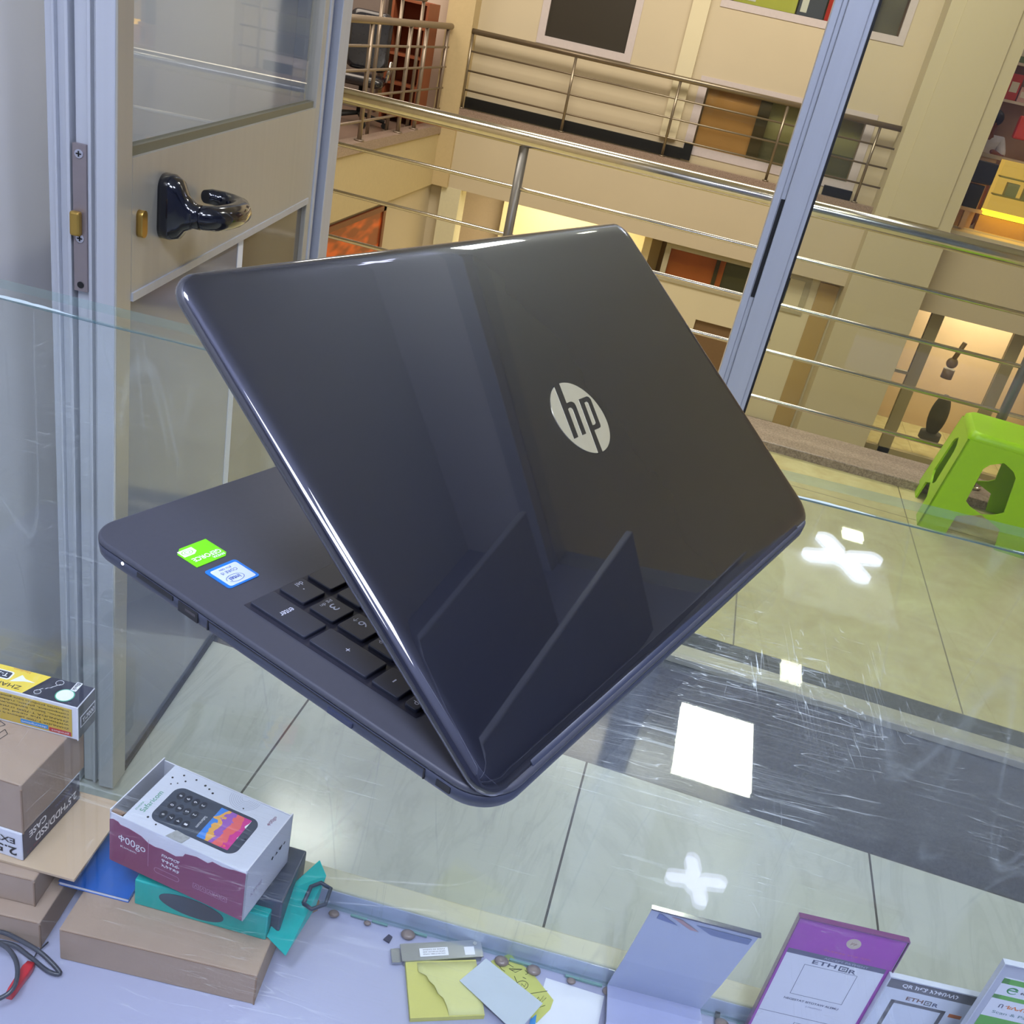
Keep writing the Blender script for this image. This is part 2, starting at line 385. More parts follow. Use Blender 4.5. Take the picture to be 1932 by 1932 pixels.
B(-0.62, 0.12, YF + 0.09, YF + 0.12, 0.16, 0.9).build('window_board', mat('brown_board', (186, 138, 84), 0.5, var=0.2, scale=3), w2)
B(0.02, 0.16, YF + 0.04, YF + 0.08, 0.16, 0.9).build('window_post', mat('dark_bronze', (70, 60, 40), 0.4), w2)
B(0.16, 1.26, YF + 0.16, YF + 0.2, 0.16, 0.46).build('window_panel', mat('dark_olive', (104, 102, 80), 0.6), w2)
B(0.16, 1.26, YF + 0.2, YF + 0.22, 0.46, 0.9).build('window_blind', mat('olive_blind', (170, 166, 122), 0.7), w2)
w3 = win('window_3', -0.74, 1.36, 1.72, 2.9, YF + 0.02, 0.08, M_FRAME_W, glass('far_glass', (0.90, 0.91, 0.86, 1)))
B(-0.66, 1.28, YF + 0.3, YF + 0.34, 1.8, 2.8).build('window_backing', mat('grey_backing', (116, 112, 104), 0.7, var=0.3, scale=4), w3)
w4 = win('window_4', -0.62, 1.26, -1.46, -0.97, YF + 0.01, 0.07, mat('sage_frame', (176, 168, 140), 0.5), glass('far_glass', (0.90, 0.91, 0.86, 1)))
B(-0.55, 0.17, YF + 0.06, YF + 0.1, -1.4, -1.0).build('window_board', mat('orange_board', (190, 100, 44), 0.5, var=0.2, scale=3), w4)
B(0.05, 0.1, YF + 0.03, YF + 0.055, -1.4, -1.0).build('window_post', MATS['dark_bronze'], w4)
B(0.17, 1.19, YF + 0.1, YF + 0.14, -1.4, -1.0).build('window_panel', mat('dark_sage', (98, 96, 72), 0.6, var=0.2, scale=2), w4)
d1 = struct(B(0.0, 0.75, YF + 0.04, YF + 0.08, -3.0, -1.85).build('door_1', mat('brown_door', (122, 96, 66), 0.5)))
B(0.62, 0.68, YF + 0.01, YF + 0.04, -2.5, -2.3).build('door_handle', M_STEEL_F, d1)
struct(B(1.36, 1.60, YF - 0.03, YF, -3.0, -1.0).build('trim_6', mat('ochre_strip', (176, 150, 96), 0.6)))
struct(B(1.0, 1.6, YF - 0.05, YF, -3.0, -2.93).build('baseboard_lower', mat('dark_brown', (96, 80, 60), 0.5)))

# big square pillar between the two galleries
o = MB(); o.box(1.63, 2.5, 12.3, 13.0, -3.0, 5.5); o.box(1.78, 2.35, 12.28, 12.3, -0.0, 5.5)
p = tag(o.build('pillar', mat('pillar_paint', (196, 186, 156), 0.6, var=0.04, scale=1)), 'wide square cream pillar rising through both floors across the atrium', 'pillar')
o = MB(); o.box(-3.62, -3.36, 12.6, 12.9, -3.0, -0.95)
tag(o.build('pillar', mat('pale_pillar', (214, 208, 178), 0.5)), 'slim pale pillar beside the brightly lit lower room', 'pillar')

# posters hung in the upper far window
def poster(name, x0, x1, z0, z1, cols, label, y=YF + 0.22):
    t = thing(name, label, 'poster', ((x0 + x1) / 2, y, z0), 0, 'posters in the upper far window')
    w = (x1 - x0) / 2; h = z1 - z0
    B(-w, w, 0, 0.01, 0, h).build('poster_sheet', cols[0], t)
    for i, cm in enumerate(cols[1:]):
        B(-w * 0.8 + i * w * 0.45, -w * 0.3 + i * w * 0.45, -0.004, -0.001, h * (0.05 + 0.1 * i), h * (0.25 + 0.1 * i)).build('printed_patch', cm, t)
M_RED = mat('red_print', (190, 40, 34), 0.5); M_YG = mat('yellow_green', (196, 200, 90), 0.5); M_BLU = mat('blue_print', (60, 84, 150), 0.5)
poster('poster', -0.62, 0.1, 1.81, 2.5, [M_YG, M_WHITE], 'yellow-green poster standing in the upper far window')
poster('poster', 0.12, 0.42, 1.81, 2.5, [mat('slate_print', (80, 86, 108), 0.5), M_WHITE], 'slate grey poster between the yellow-green and the red one')
poster('poster', 0.44, 1.0, 1.81, 2.5, [M_RED, M_WHITE, M_BLU], 'red poster with white and blue patches in the upper far window')

# lower shopfront under the right gallery
sf = thing('shopfront', 'grey-framed glass shopfront on the lower floor right of the big pillar', 'shopfront', (2.5, YF, -3.0))
M_SAGE = mat('sage_alu', (160, 150, 116), 0.4, 0.3)
for a, b in ((0.0, 0.06), (0.27, 0.42), (1.27, 1.42), (2.4, 2.52)): B(a, b, 0, 0.08, 0.0, 1.98).build('mullion', M_SAGE, sf)
B(0, 3.4, 0.0, 0.09, 0.0, 0.14).build('bottom_rail', M_SAGE, sf); B(0, 0.3, 0.01, 0.07, 1.14, 1.18).build('cross_rail', M_SAGE, sf)
B(0, 3.4, 0.04, 0.05, 0.12, 1.98).build('glazing', glass('far_glass', (0.90, 0.91, 0.86, 1)), sf)
struct(B(2.4, 6.4, 14.6, 14.7, -3.0, -1.0).build('wall_lower_shop', mat('peach_wall', (222, 190, 156), 0.7, var=0.12, scale=1.5)))
struct(B(2.4, 6.4, 12.9, 14.7, -1.0, -0.97).build('ceiling_lower_shop', M_CEIL))
o = MB(); o.ball((0, 0, 0.35), 0.12, 0.12, 0.30); o.cyl((0, 0, 0), (0, 0, 0.1), 0.14)
tag(o.build('dark_bag', mat('charcoal_fabric', (70, 64, 56), 0.8), mtx=Matrix.Translation((3.45, 13.3, -2.75))), 'dark bag behind the lower shopfront glass beside the green stool', 'bag')
ow = MB(); ow.ball((0, 0, 0), 0.07, 0.05, 0.07); ow.cyl((0, 0, 0.04), (0.05, 0, 0.28), 0.03); ow.cyl((0, 0, -0.2), (0, 0, -0.08), 0.07)
tag(ow.build('door_ornament', mat('olive_brass', (120, 96, 50), 0.5), mtx=Matrix.Translation((3.2, 12.72, -1.55))), 'small brass ornament fixed on the lower shopfront glass', 'ornament')

# orange lit shop window under the left gallery
owin = thing('display_window', 'orange patterned display window under the left gallery', 'display window', (-3.77, 8.4, -3.0))
t_ = NT('orange_print'); n1 = t_.noise(1.6, 2, t_.mapping((1, 1, 3.2))); 
t_.bsdf(**{'Base Color': t_.mix(t_.ramp(n1, 0.42, 0.56), lin((200, 84, 24)), lin((80, 34, 18))), 'Roughness': 0.5, 'Emission Color': lin((230, 96, 20)), 'Emission Strength': 0.15})
B(-0.02, 0, 0, 2.5, 0.4, 1.96).build('printed_screen', t_.m, owin)
o = MB(); o.box(-0.01, 0.02, 2.46, 2.54, 0.4, 2.0); o.box(-0.01, 0.02, 0, 2.54, 1.94, 2.0); o.build('frame', mat('rust_frame', (110, 52, 28), 0.5), owin)
struct(B(-4.4, -3.79, 8.2, 12.7, -3.0, -0.96).build('wall_left_lower', M_CREAM))

# ------------------------------------------------------------------ railings
def railing(name, label, a, b, ztop, zs, posts, r_top, r_bar, r_post, m_, base=0.0, group=None):
    a = Vector(a); b = Vector(b); t = thing(name, label, 'railing', (a.x, a.y, base))
    d = (b - a); L = d.length; d.normalize(); ang = math.atan2(d.y, d.x); t.rotation_euler = (0, 0, ang)
    MB().cyl((0, 0, ztop - base), (L, 0, ztop - base), r_top, 24).build('handrail', m_, t)
    for z in zs: MB().cyl((0, 0, z - base), (L, 0, z - base), r_bar, 14).build('rail_bar', m_, t)
    for q in posts:
        o = MB().cyl((q, 0.0, 0), (q, 0.0, ztop - base - r_top * 0.5), r_post, 16).build('post', mat('dull_steel', (122, 118, 112), 0.4, 0.6) if m_ is M_STEEL else m_, t)
        MB().cyl((q, 0, 0), (q, 0, 0.015), r_post * 2.2, 20).build('base_flange', m_, o)
    return t
railing('railing', 'polished steel railing with round handrail and thin bars along the near corridor edge', (-4.87, 3.86, 0), (5.5, 3.86, 0), 0.905,
        (0.722, 0.537, 0.352, 0.160), [2.03 * k for k in range(6)], 0.030, 0.0085, 0.019, M_STEEL, 0.035)
railing('railing', 'thin railing in front of the far gallery wall across the atrium', (-3.55, 12.6, 0), (1.63, 12.6, 0), 0.9,
        (0.68, 0.46, 0.24), [0.02, 1.32, 2.6, 3.88, 4.95], 0.032, 0.011, 0.017, M_STEEL_F, 0.02)
railing('railing', 'railing running along the left gallery in front of the office chair', (-3.78, 8.3, 0), (-3.78, 12.5, 0), 0.90,
        (0.67, 0.45, 0.21, -0.03), [0.2, 1.6, 2.75, 3.3, 4.1], 0.036, 0.013, 0.024, mat('bronze_rail', (146, 132, 118), 0.38, 0.6), -0.22)
railing('railing', 'upper pale handrail with uprights behind the left gallery railing', (-3.93, 8.3, 0), (-3.93, 11.85, 0), 1.14, (), [2.2, 2.8, 3.5], 0.03, 0.01, 0.02,
        MATS['bronze_rail'], -0.25)

# ------------------------------------------------------------------ left gallery things
ch = thing('office_chair', 'black leather office chair behind the left gallery railing', 'chair', (-4.32, 11.20, -0.249), math.radians(15))
ML = mat('black_leather', (38, 38, 44), 0.22, coat=0.5)
MB().loft([[(x, y, z) for x, y in rrect(-0.25 + i, 0.25 - i, -0.25 + i, 0.25 - i, 0.08)] for i, z in ((0.03, 0.42), (0, 0.45), (0, 0.5), (0.04, 0.53))]).build('seat', ML, ch)
o = MB(); o.T = Matrix.Translation((0, 0.24, 0.55)) @ Matrix.Rotation(math.radians(-10), 4, 'X')
o.loft([[(x, y, z) for x, z in rrect(-0.24 + i, 0.24 - i, 0.0 + i, 0.62 - i, 0.09)] for i, y in ((0.03, 0.05), (0, 0.03), (0, -0.03), (0.04, -0.06))]); o.build('backrest', ML, ch)
for s in (-1, 1):
    MB().tube([(s * 0.27, 0.15, 0.5), (s * 0.3, 0.15, 0.7), (s * 0.3, -0.12, 0.7), (s * 0.27, -0.12, 0.5)], 0.018).build('armrest', mat('chrome_bright', (200, 200, 204), 0.1, 1.0), ch)
MB().cyl((0, 0, 0.1), (0, 0, 0.43), 0.03).build('gas_column', M_RUB, ch)
for k in range(5):
    a = k * 2 * math.pi / 5
    l = MB().tube([(0, 0, 0.12), (0.3 * math.cos(a), 0.3 * math.sin(a), 0.07)], 0.022).build('base_spoke', M_RUB, ch)
    MB().cyl((0.3 * math.cos(a), 0.3 * math.sin(a) - 0.02, 0.03), (0.3 * math.cos(a), 0.3 * math.sin(a) + 0.02, 0.03), 0.03).build('castor', M_RUB, l)
cb = thing('display_rack', 'orange-brown wooden rack against the left gallery end wall', 'rack', (-4.14, 12.17, -0.249))
MO = mat('orange_brown_wood', (140, 78, 50), 0.5, var=0.15, scale=5)
for x in (-0.22, 0.20): B(x, x + 0.03, -0.2, 0.2, 0, 1.35).build('side_panel', MO, cb)
B(-0.19, 0.20, 0.17, 0.2, 0, 1.35).build('back_panel', mat('orange_panel', (160, 74, 36), 0.5), cb)
for z in (0.1, 0.42, 0.74, 1.06, 1.32): B(-0.19, 0.20, -0.2, 0.17, z, z + 0.025).build('shelf', MO, cb)
dk = thing('office_desk', 'dark wooden desk by the office chair in the left gallery', 'desk', (-4.95, 9.6, -0.25))
B(-0.6, 0.6, -0.4, 0.4, 0.7, 0.74).build('desktop', mat('walnut', (88, 60, 46), 0.4), dk)
for x, y in ((-0.55, -0.35), (0.5, -0.35), (-0.55, 0.3), (0.5, 0.3)): B(x, x + 0.05, y, y + 0.05, 0, 0.7).build('leg', MATS['walnut'], dk)
mo = thing('computer_monitor', 'black computer monitor on the desk in the left gallery', 'monitor', (-4.7, 9.9, 0.49), math.radians(-50))
B(-0.3, 0.3, -0.02, 0.02, 0.12, 0.5).build('screen', mat('screen_black', (24, 26, 30), 0.2), mo); B(-0.1, 0.1, -0.08, 0.08, 0, 0.015).build('stand_base', M_RUB, mo); B(-0.02, 0.02, 0.0, 0.03, 0.015, 0.15).build('stand_neck', M_RUB, mo)
struct(B(-8, -4.6, 12.4, 12.5, -0.25, 2.2).build('wall_gallery_end', mat('mauve_wall', (116, 104, 98), 0.7)))

# ------------------------------------------------------------------ right upper shop across the atrium
for nm, z in (('wall_shelf', 1.40), ('wall_shelf', 1.80), ('wall_shelf', 2.2)):
    tag(B(2.55, 4.6, 13.5, 13.69, z, z + 0.03).build(nm, mat('shelf_white', (222, 206, 196), 0.5)), {1.40: 'lowest white shelf of boxed goods in the far right shop', 1.80: 'middle white shelf of boxed goods in the far right shop', 2.2: 'top white shelf of the far right shop'}[z], 'shelf', 'shelves in the far right shop')
struct(B(2.5, 6.4, 13.7, 13.8, 0, 4.0).build('wall_far_shop', mat('mauve_back', (150, 122, 108), 0.7, var=0.15, scale=3)))
cols = [('blue', (64, 96, 160)), ('white', (214, 200, 200)), ('red', (200, 70, 60)), ('grey', (120, 116, 120)), ('pink', (214, 170, 170)), ('green', (110, 130, 100))]
for zi, z in enumerate((1.43, 1.83)):
    x = 2.6
    for k in range(9):
        nm, c = cols[(k * 2 + zi * 3 + (k // 3)) % 6]; w = random.choice((0.1, 0.13, 0.16)); h = random.choice((0.16, 0.22, 0.28))
        g = thing('goods_box', '%s boxed item, number of places from the pillar unclear, on the %s shelf of the far right shop' % (nm, ('lowest', 'middle')[zi]), 'box', (x + w / 2, 13.58, z + 0.001), 0, '%s boxes on the %s shelf of the far right shop' % (nm, ('lowest', 'middle')[zi]))
        g['label'] = '%s boxed item, %s from the pillar on the %s shelf of the far right shop' % (nm, ('first', 'second', 'third', 'fourth', 'fifth', 'sixth', 'seventh', 'eighth', 'ninth')[k], ('lowest', 'middle')[zi])
        B(-w / 2, w / 2, -0.06, 0.06, 0, h).build('carton', mat('goods_' + nm, c, 0.5), g, bevel=0.004)
        B(-w / 3, w / 3, -0.063, -0.06, h * 0.3, h * 0.7).build('printed_label', mat('goods_label', (230, 222, 214), 0.5), g)
        x += w + 0.015
ct = thing('shop_counter', 'grey counter in front of the person in the far right shop', 'counter', (2.62, 12.94, 0))
B(-0.1, 1.6, 0.0, 0.14, 0.80, 0.84).build('countertop', mat('counter_grey', (168, 150, 130), 0.4), ct); B(-0.05, 0.2, 0.02, 0.12, 0.0, 0.8).build('side_panel', mat('counter_tan', (190, 156, 120), 0.5), ct)
B(0.26, 1.6, 0.03, 0.12, 0.0, 0.18).build('plinth', MATS['counter_tan'], ct)
bx = thing('printer', 'black printer on the low shelf left of the yellow lit showcase', 'printer', (2.70, 12.80, 0.0))
B(-0.12, 0.14, 0, 0.1, 0.52, 0.76).build('body', mat('printer_black', (30, 32, 38), 0.4), bx, bevel=0.02); B(-0.08, 0.08, 0.02, 0.1, 0.24, 0.50).build('stand', MATS['printer_black'], bx); B(-0.14, 0.16, 0.01, 0.1, 0.2, 0.24).build('foot_plate', MATS['counter_tan'], bx); B(-0.03, 0.03, 0.02, 0.1, 0.0, 0.2).build('pedestal', MATS['counter_tan'], bx)
sc = thing('showcase', 'yellow lit glass showcase under the counter in the far right shop', 'showcase', (3.1, 12.72, 0.24))
B(-0.24, 0.5, 0.16, 0.2, 0.02, 0.58).build('back_panel', emitter('yellow_glow', (250, 196, 90), 0.75), sc)
B(-0.24, 0.5, 0.0, 0.2, -0.03, 0.02).build('light_tray', emitter('yellow_bright', (255, 196, 40), 4.0), sc)
B(-0.22, 0.5, 0.02, 0.15, 0.2, 0.215).build('shelf', mat('olive_glass', (150, 140, 70), 0.3), sc); B(-0.22, 0.5, 0.02, 0.15, 0.4, 0.415).build('shelf', MATS['olive_glass'], sc)
for k in range(3): B(-0.1 + k * 0.2, 0.03 + k * 0.2, 0.04, 0.14, 0.215, 0.36).build('displayed_pack', mat('olive_pack', (150, 150, 100), 0.5), sc)
B(-0.24, 0.5, -0.01, -0.004, 0, 0.58).build('front_glass', glass('clear_glass', (0.97, 0.98, 0.96, 1)), sc)
tag(B(2.92, 3.3, 13.1, 13.2, 1.05, 1.3).build('red_bag', mat('red_pack', (214, 70, 60), 0.5), bevel=0.02), 'red package standing behind the counter right of the person', 'package')

# the person minding the far shop
per = thing('person', 'person with short dark hair in a white and grey top looking down behind the counter', 'person', (2.72, 13.50, 0.0), math.radians(0))
def skin(name, pts, edges, rad, m_, parent, sub=2):
    me = bpy.data.meshes.new(name); me.from_pydata(pts, edges, []); me.materials.append(m_); o = link(name, me, parent)
    md = o.modifiers.new('skin', 'SKIN'); 
    for i, r in enumerate(rad): me.skin_vertices[0].data[i].radius = r if isinstance(r, tuple) else (r, r)
    me.skin_vertices[0].data[0].use_root = True
    o.modifiers.new('sub', 'SUBSURF').levels = sub; o.modifiers['sub'].render_levels = sub; return o
def ensure_skin(me): 
    if not me.skin_vertices:
        pass
SKIN_M = mat('brown_skin', (120, 72, 56), 0.5)
P = [(0, 0, 0.55), (0, 0, 0.75), (0, -0.01, 0.93), (0, -0.02, 1.03), (0.0, -0.07, 1.10), (0, -0.1, 1.19),
     (0.17, -0.02, 0.98), (0.22, -0.12, 0.8), (0.08, -0.26, 0.86), (0.05, -0.3, 0.86), (-0.17, -0.02, 0.98), (-0.22, -0.12, 0.8), (-0.08, -0.26, 0.86), (-0.05, -0.3, 0.86),
     (0.1, -0.03, 0.52), (0.12, -0.35, 0.5), (0.12, -0.33, 0.1), (-0.1, -0.03, 0.52), (-0.12, -0.35, 0.5), (-0.12, -0.33, 0.1), (0.12, -0.42, 0.03), (-0.12, -0.42, 0.03)]
E_ = [(0, 1), (1, 2), (2, 3), (3, 4), (4, 5), (2, 6), (6, 7), (7, 8), (8, 9), (2, 10), (10, 11), (11, 12), (12, 13), (0, 14), (14, 15), (15, 16), (16, 20), (0, 17), (17, 18), (18, 19), (19, 21)]
Rr = [0.13, 0.12, 0.12, 0.05, 0.06, 0.085, 0.055, 0.045, 0.032, 0.03, 0.055, 0.045, 0.032, 0.03, 0.08, 0.065, 0.045, 0.08, 0.065, 0.045, 0.04, 0.04]
def skin_obj(name, pts, edges, rad, m_, parent):
    me = bpy.data.meshes.new(name); me.from_pydata(pts, edges, []); me.materials.append(m_); o = link(name, me, parent)
    o.modifiers.new('skin', 'SKIN')
    if not me.skin_vertices:
        bm = bmesh.new(); bm.from_mesh(me); lay = bm.verts.layers.skin.verify()
        for i, v in enumerate(bm.verts):
            v[lay].radius = (rad[i], rad[i]); v[lay].use_root = (i == 0)
        bm.to_mesh(me); bm.free()
    else:
        for i, r in enumerate(rad): me.skin_vertices[0].data[i].radius = (r, r)
        me.skin_vertices[0].data[0].use_root = True
    sb = o.modifiers.new('sub', 'SUBSURF'); sb.levels = 2; sb.render_levels = 2; return o
skin_obj('body', P, E_, Rr, SKIN_M, per)
sh = [P[i] for i in (0, 1, 2, 6, 7, 10, 11)]
skin_obj('shirt', sh, [(0, 1), (1, 2), (2, 3), (3, 4), (2, 5), (5, 6)], [0.145, 0.135, 0.135, 0.07, 0.06, 0.07, 0.06], mat('grey_white_shirt', (196, 192, 204), 0.8, var=0.3, scale=9), per)
MB().ball((0, -0.075, 1.215), 0.098, 0.105, 0.095).build('hair', mat('black_hair', (24, 24, 30), 0.6), per)
MB().ball((0, -0.205, 1.15), 0.014, 0.02, 0.02, 10, 6).build('nose', SKIN_M, per)
st = thing('work_stool', 'plain stool the person in the far shop sits on', 'stool', (2.72, 13.48, 0))
MB().cyl((0, 0, 0.38), (0, 0, 0.42), 0.17).build('seat', M_RUB, st)
for k in range(4): MB().cyl((0.13 * math.cos(k * 1.57 + .8), 0.13 * math.sin(k * 1.57 + .8), 0), (0.1 * math.cos(k * 1.57 + .8), 0.1 * math.sin(k * 1.57 + .8), 0.38), 0.012).build('leg', M_STEEL_F, st)

# ------------------------------------------------------------------ green plastic stool
g = thing('plastic_stool', 'lime green plastic stool standing by the corridor railing', 'stool', (1.168, 3.56, 0), math.radians(-6))
MG = mat('lime_plastic', (150, 200, 20), 0.38, var=0.04)
H_, T_, Bt = 0.372, 0.135, 0.185
def face_pt(u, z):   # half width at height z
    return Bt + (T_ - Bt) * z / H_
MB().loft([[(x, y, z) for x, y in rrect(-w, w, -w, w, 0.03)] for w, z in ((T_ + 0.006, H_ - 0.05), (T_ + 0.002, H_ - 0.012), (T_ - 0.012, H_), )]).build('seat', MG, g)
th = 0.007
for k in range(4):
    o = MB(); o.T = Matrix.Rotation(k * math.pi / 2, 4, 'Z')
    def wpt(x, z, d=0): 
        hw = face_pt(0, z); return (x, -hw + d, z)
    zs = [0.0, 0.075, 0.105, 0.12, 0.27, 0.30, H_ - 0.03]
    # outline of window as half widths at heights; leg strips left and right of it
    hole = {0.0: 0.085, 0.075: 0.075, 0.105: 0.0, 0.12: 0.045, 0.135: 0.065, 0.26: 0.055, 0.28: 0.04, 0.30: 0.0, H_ - 0.03: 0.0}
    zz = sorted(hole)
    for i in range(len(zz) - 1):
        z0, z1 = zz[i], zz[i + 1]; a0, a1 = hole[z0], hole[z1]
        for s in (-1, 1):
            b0, b1 = face_pt(0, z0), face_pt(0, z1)
            q = [wpt(s * a0, z0), wpt(s * b0, z0), wpt(s * b1, z1), wpt(s * a1, z1)]; q2 = [(x, y + th, z) for x, y, z in q]
            n8 = q + q2
            fs = [(0, 1, 2, 3), (7, 6, 5, 4), (0, 3, 7, 4), (1, 5, 6, 2), (0, 4, 5, 1), (3, 2, 6, 7)]
            o.add(n8, [f if s > 0 else f[::-1] for f in fs])
    o.build('side_wall', MG, g)

# ------------------------------------------------------------------ partition: post, rail, panes
YP = 2.09
pt = thing('glass_partition', 'sliding glass partition panel with aluminium stile and dark pull slot on the threshold', 'partition', (0.155, YP, 0))
o = MB(); o.box(-0.076, -0.062, -0.018, 0.03, 0.0, 2.54); o.box(-0.062, -0.052, -0.012, 0.03, 0.0, 2.54); o.box(-0.052, -0.010, -0.022, 0.03, 0.0, 2.54); o.box(-0.010, 0.0, -0.014, 0.03, 0, 2.54)
o.build('stile', M_ALU, pt, bevel=0.0015)
B(-0.060, -0.052, -0.0135, -0.0115, 0.925, 1.125).build('pull_slot', M_RUB, pt)
B(0.0, 0.005, -0.012, 0.02, 0.022, 2.54).build('gasket', M_RUB, pt)
B(0.0, 1.6, -0.016, 0.022, 0.002, 0.022).build('bottom_rail', M_CHAMP, pt, bevel=0.002)
B(0.005, 1.6, 0.0, 0.006, 0.022, 2.54).build('pane', glass('partition_glass', (0.93, 0.96, 0.93, 1), 1.0), pt)
struct(B(-1.05, 1.87, YP - 0.04, YP + 0.06, 2.54, 2.60).build('trim_7', M_ALU))
struct(B(-1.05, 1.87, YP - 0.02, YP + 0.05, 2.60, 2.9).build('wall_above_partition', M_WALL))
tr = MB(); tr.box(-0.88, 1.76, YP + 0.035, YP + 0.06, 0.0, 0.012); 
struct(tr.build('trim_8', M_CHAMP))
fr = MB(); fr.box(-0.95, -0.9, YP - 0.03, YP + 0.05, 0, 2.54); fr.box(-0.9, -0.885, YP - 0.02, YP + 0.05, 0, 2.54); fr.box(-0.885, -0.86, YP - 0.01, YP + 0.04, 0, 2.54)
struct(fr.build('door_frame_1', M_ALU, bevel=0.0015))

# ------------------------------------------------------------------ open door leaf
e = Vector((-0.1303, 0.9915, 0)); Nn = Vector((0.9915, 0.1303, 0))
P0 = Vector((-0.758, 1.174, 0)) - e * 0.028
# local frame: x along the leaf towards the hinge, y = -N (into the leaf), z up
DM = Matrix((e, -Nn, Vector((0, 0, 1)))).transposed().to_4x4()
if DM.determinant() < 0: pass
DM.translation = P0
dr = thing('door_leaf', 'open aluminium door leaf with glass panel, black lever handle and lock edge', 'door', mtx=DM)
def dbox(x0, x1, y0, y1, z0, z1): return MB().box(x0, x1, y0, y1, z0, z1)
L_ = 0.90
o = MB(); o.box(0.0, 0.044, 0.0, 0.028, 0.01, 2.45); o.build('lock_stile', M_CHAMP, dr, bevel=0.002)
o = MB()
# profiled edge facing the camera (thickness direction y)
for (y0, y1, dx) in ((0.028, 0.036, 0.012), (0.036, 0.041, 0.004), (0.041, 0.058, 0.008), (0.058, 0.062, 0.016), (0.062, 0.067, 0.0), (0.067, 0.080, 0.009), (0.080, 0.084, 0.002), (0.084, 0.094, 0.006)):
    o.box(dx, 0.044, y0, y1, 0.01, 2.45)
o.build('edge_profile', M_ALU, dr, bevel=0.001)
o = MB(); o.box(0.005, 0.04, 0.0005, 0.0285, 0.012, 2.44)
B(-0.0015, 0.006, 0.002, 0.027, 0.011, 2.449).build('edge_strip', M_ALU, dr, bevel=0.001)
for (x0, x1, nm) in ((L_ - 0.03, L_, 'hinge_stile'),): dbox(x0, x1, 0.0, 0.028, 0.01, 2.45).build(nm, M_CHAMP, dr, bevel=0.002)
dbox(L_, L_ + 0.016, -0.004, 0.03, 0.01, 2.45).build('hinge_cover', M_ALU, dr, bevel=0.002)
dbox(L_ + 0.018, L_ + 0.034, -0.002, 0.03, 0.01, 2.45).build('hinge_cover', M_ALU_D, dr, bevel=0.002)
dbox(0.044, L_ - 0.03, 0.0, 0.028, 0.908, 1.092).build('mid_rail', M_CHAMP, dr)
dbox(0.044, L_ - 0.03, 0.006, 0.020, 1.092, 1.104).build('glazing_bead', mat('olive_bead', (112, 108, 88), 0.4), dr)
dbox(0.044, L_ - 0.03, -0.003, 0.002, 0.898, 0.910).build('glazing_bead', M_ALU, dr)
dbox(0.044, L_ - 0.03, 0.012, 0.018, 1.104, 2.4).build('upper_glass', glass('door_glass', (0.97, 0.98, 0.98, 1), 0.8), dr)
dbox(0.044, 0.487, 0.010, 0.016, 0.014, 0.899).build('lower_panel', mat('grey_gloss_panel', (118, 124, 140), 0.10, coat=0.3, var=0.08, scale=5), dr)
dbox(0.513, L_ - 0.03, 0.010, 0.016, 0.014, 0.899).build('lower_panel', mat('dark_glass_view', (92, 86, 76), 0.10, coat=0.3, var=0.08, scale=5), dr)  # right part of the same glass; dark tone put in for what it shows
dbox(0.487, 0.513, 0.009, 0.017, 0.014, 0.899).build('glass_view_strip', M_WHITE, dr)  # white upright seen in the glass, added as a part of the leaf
dbox(0.044, L_ - 0.03, 0.004, 0.024, 0.004, 0.014).build('bottom_seal', M_RUB, dr)
dbox(0.044, L_ - 0.03, 0.0, 0.028, 2.38, 2.45).build('top_rail', M_CHAMP, dr)
# lock face plate on the edge, latch, screws
fp = dbox(0.001, 0.007, 0.041, 0.059, 0.912, 1.104).build('lock_plate', mat('lock_steel', (150, 140, 142), 0.4, 0.6), dr)
dbox(-0.009, 0.001, 0.046, 0.060, 0.988, 1.020).build('latch_bolt', M_BRASS, fp, bevel=0.003)
for z in (1.092, 0.984): MB().cyl((0.001, 0.050, z), (-0.0005, 0.050, z), 0.0055, 18).build('screw', mat('screw_zinc', (200, 200, 214), 0.3, 0.8), fp); 
MB().cyl((0.0005, 0.050, 0.921), (-0.0002, 0.050, 0.921), 0.0045, 18).build('screw_hole', M_RUB, fp)
for z in (1.092, 0.984):
    q = MB(); q.box(-0.0012, -0.0005, 0.0465, 0.0535, z - 0.0008, z + 0.0008); q.box(-0.0012, -0.0005, 0.0492, 0.0508, z - 0.0035, z + 0.0035); q.build('screw_cross', M_RUB, fp)
# keyhole escutcheon (faces -y)
o = MB(); o.loft([[(x, y, z) for x, z in rrect(0.056, 0.072, 0.985, 1.022, 0.0078)][::-1] for y in (0.0, -0.007, -0.009)]); o.build('keyhole_cover', M_BRASS, dr)
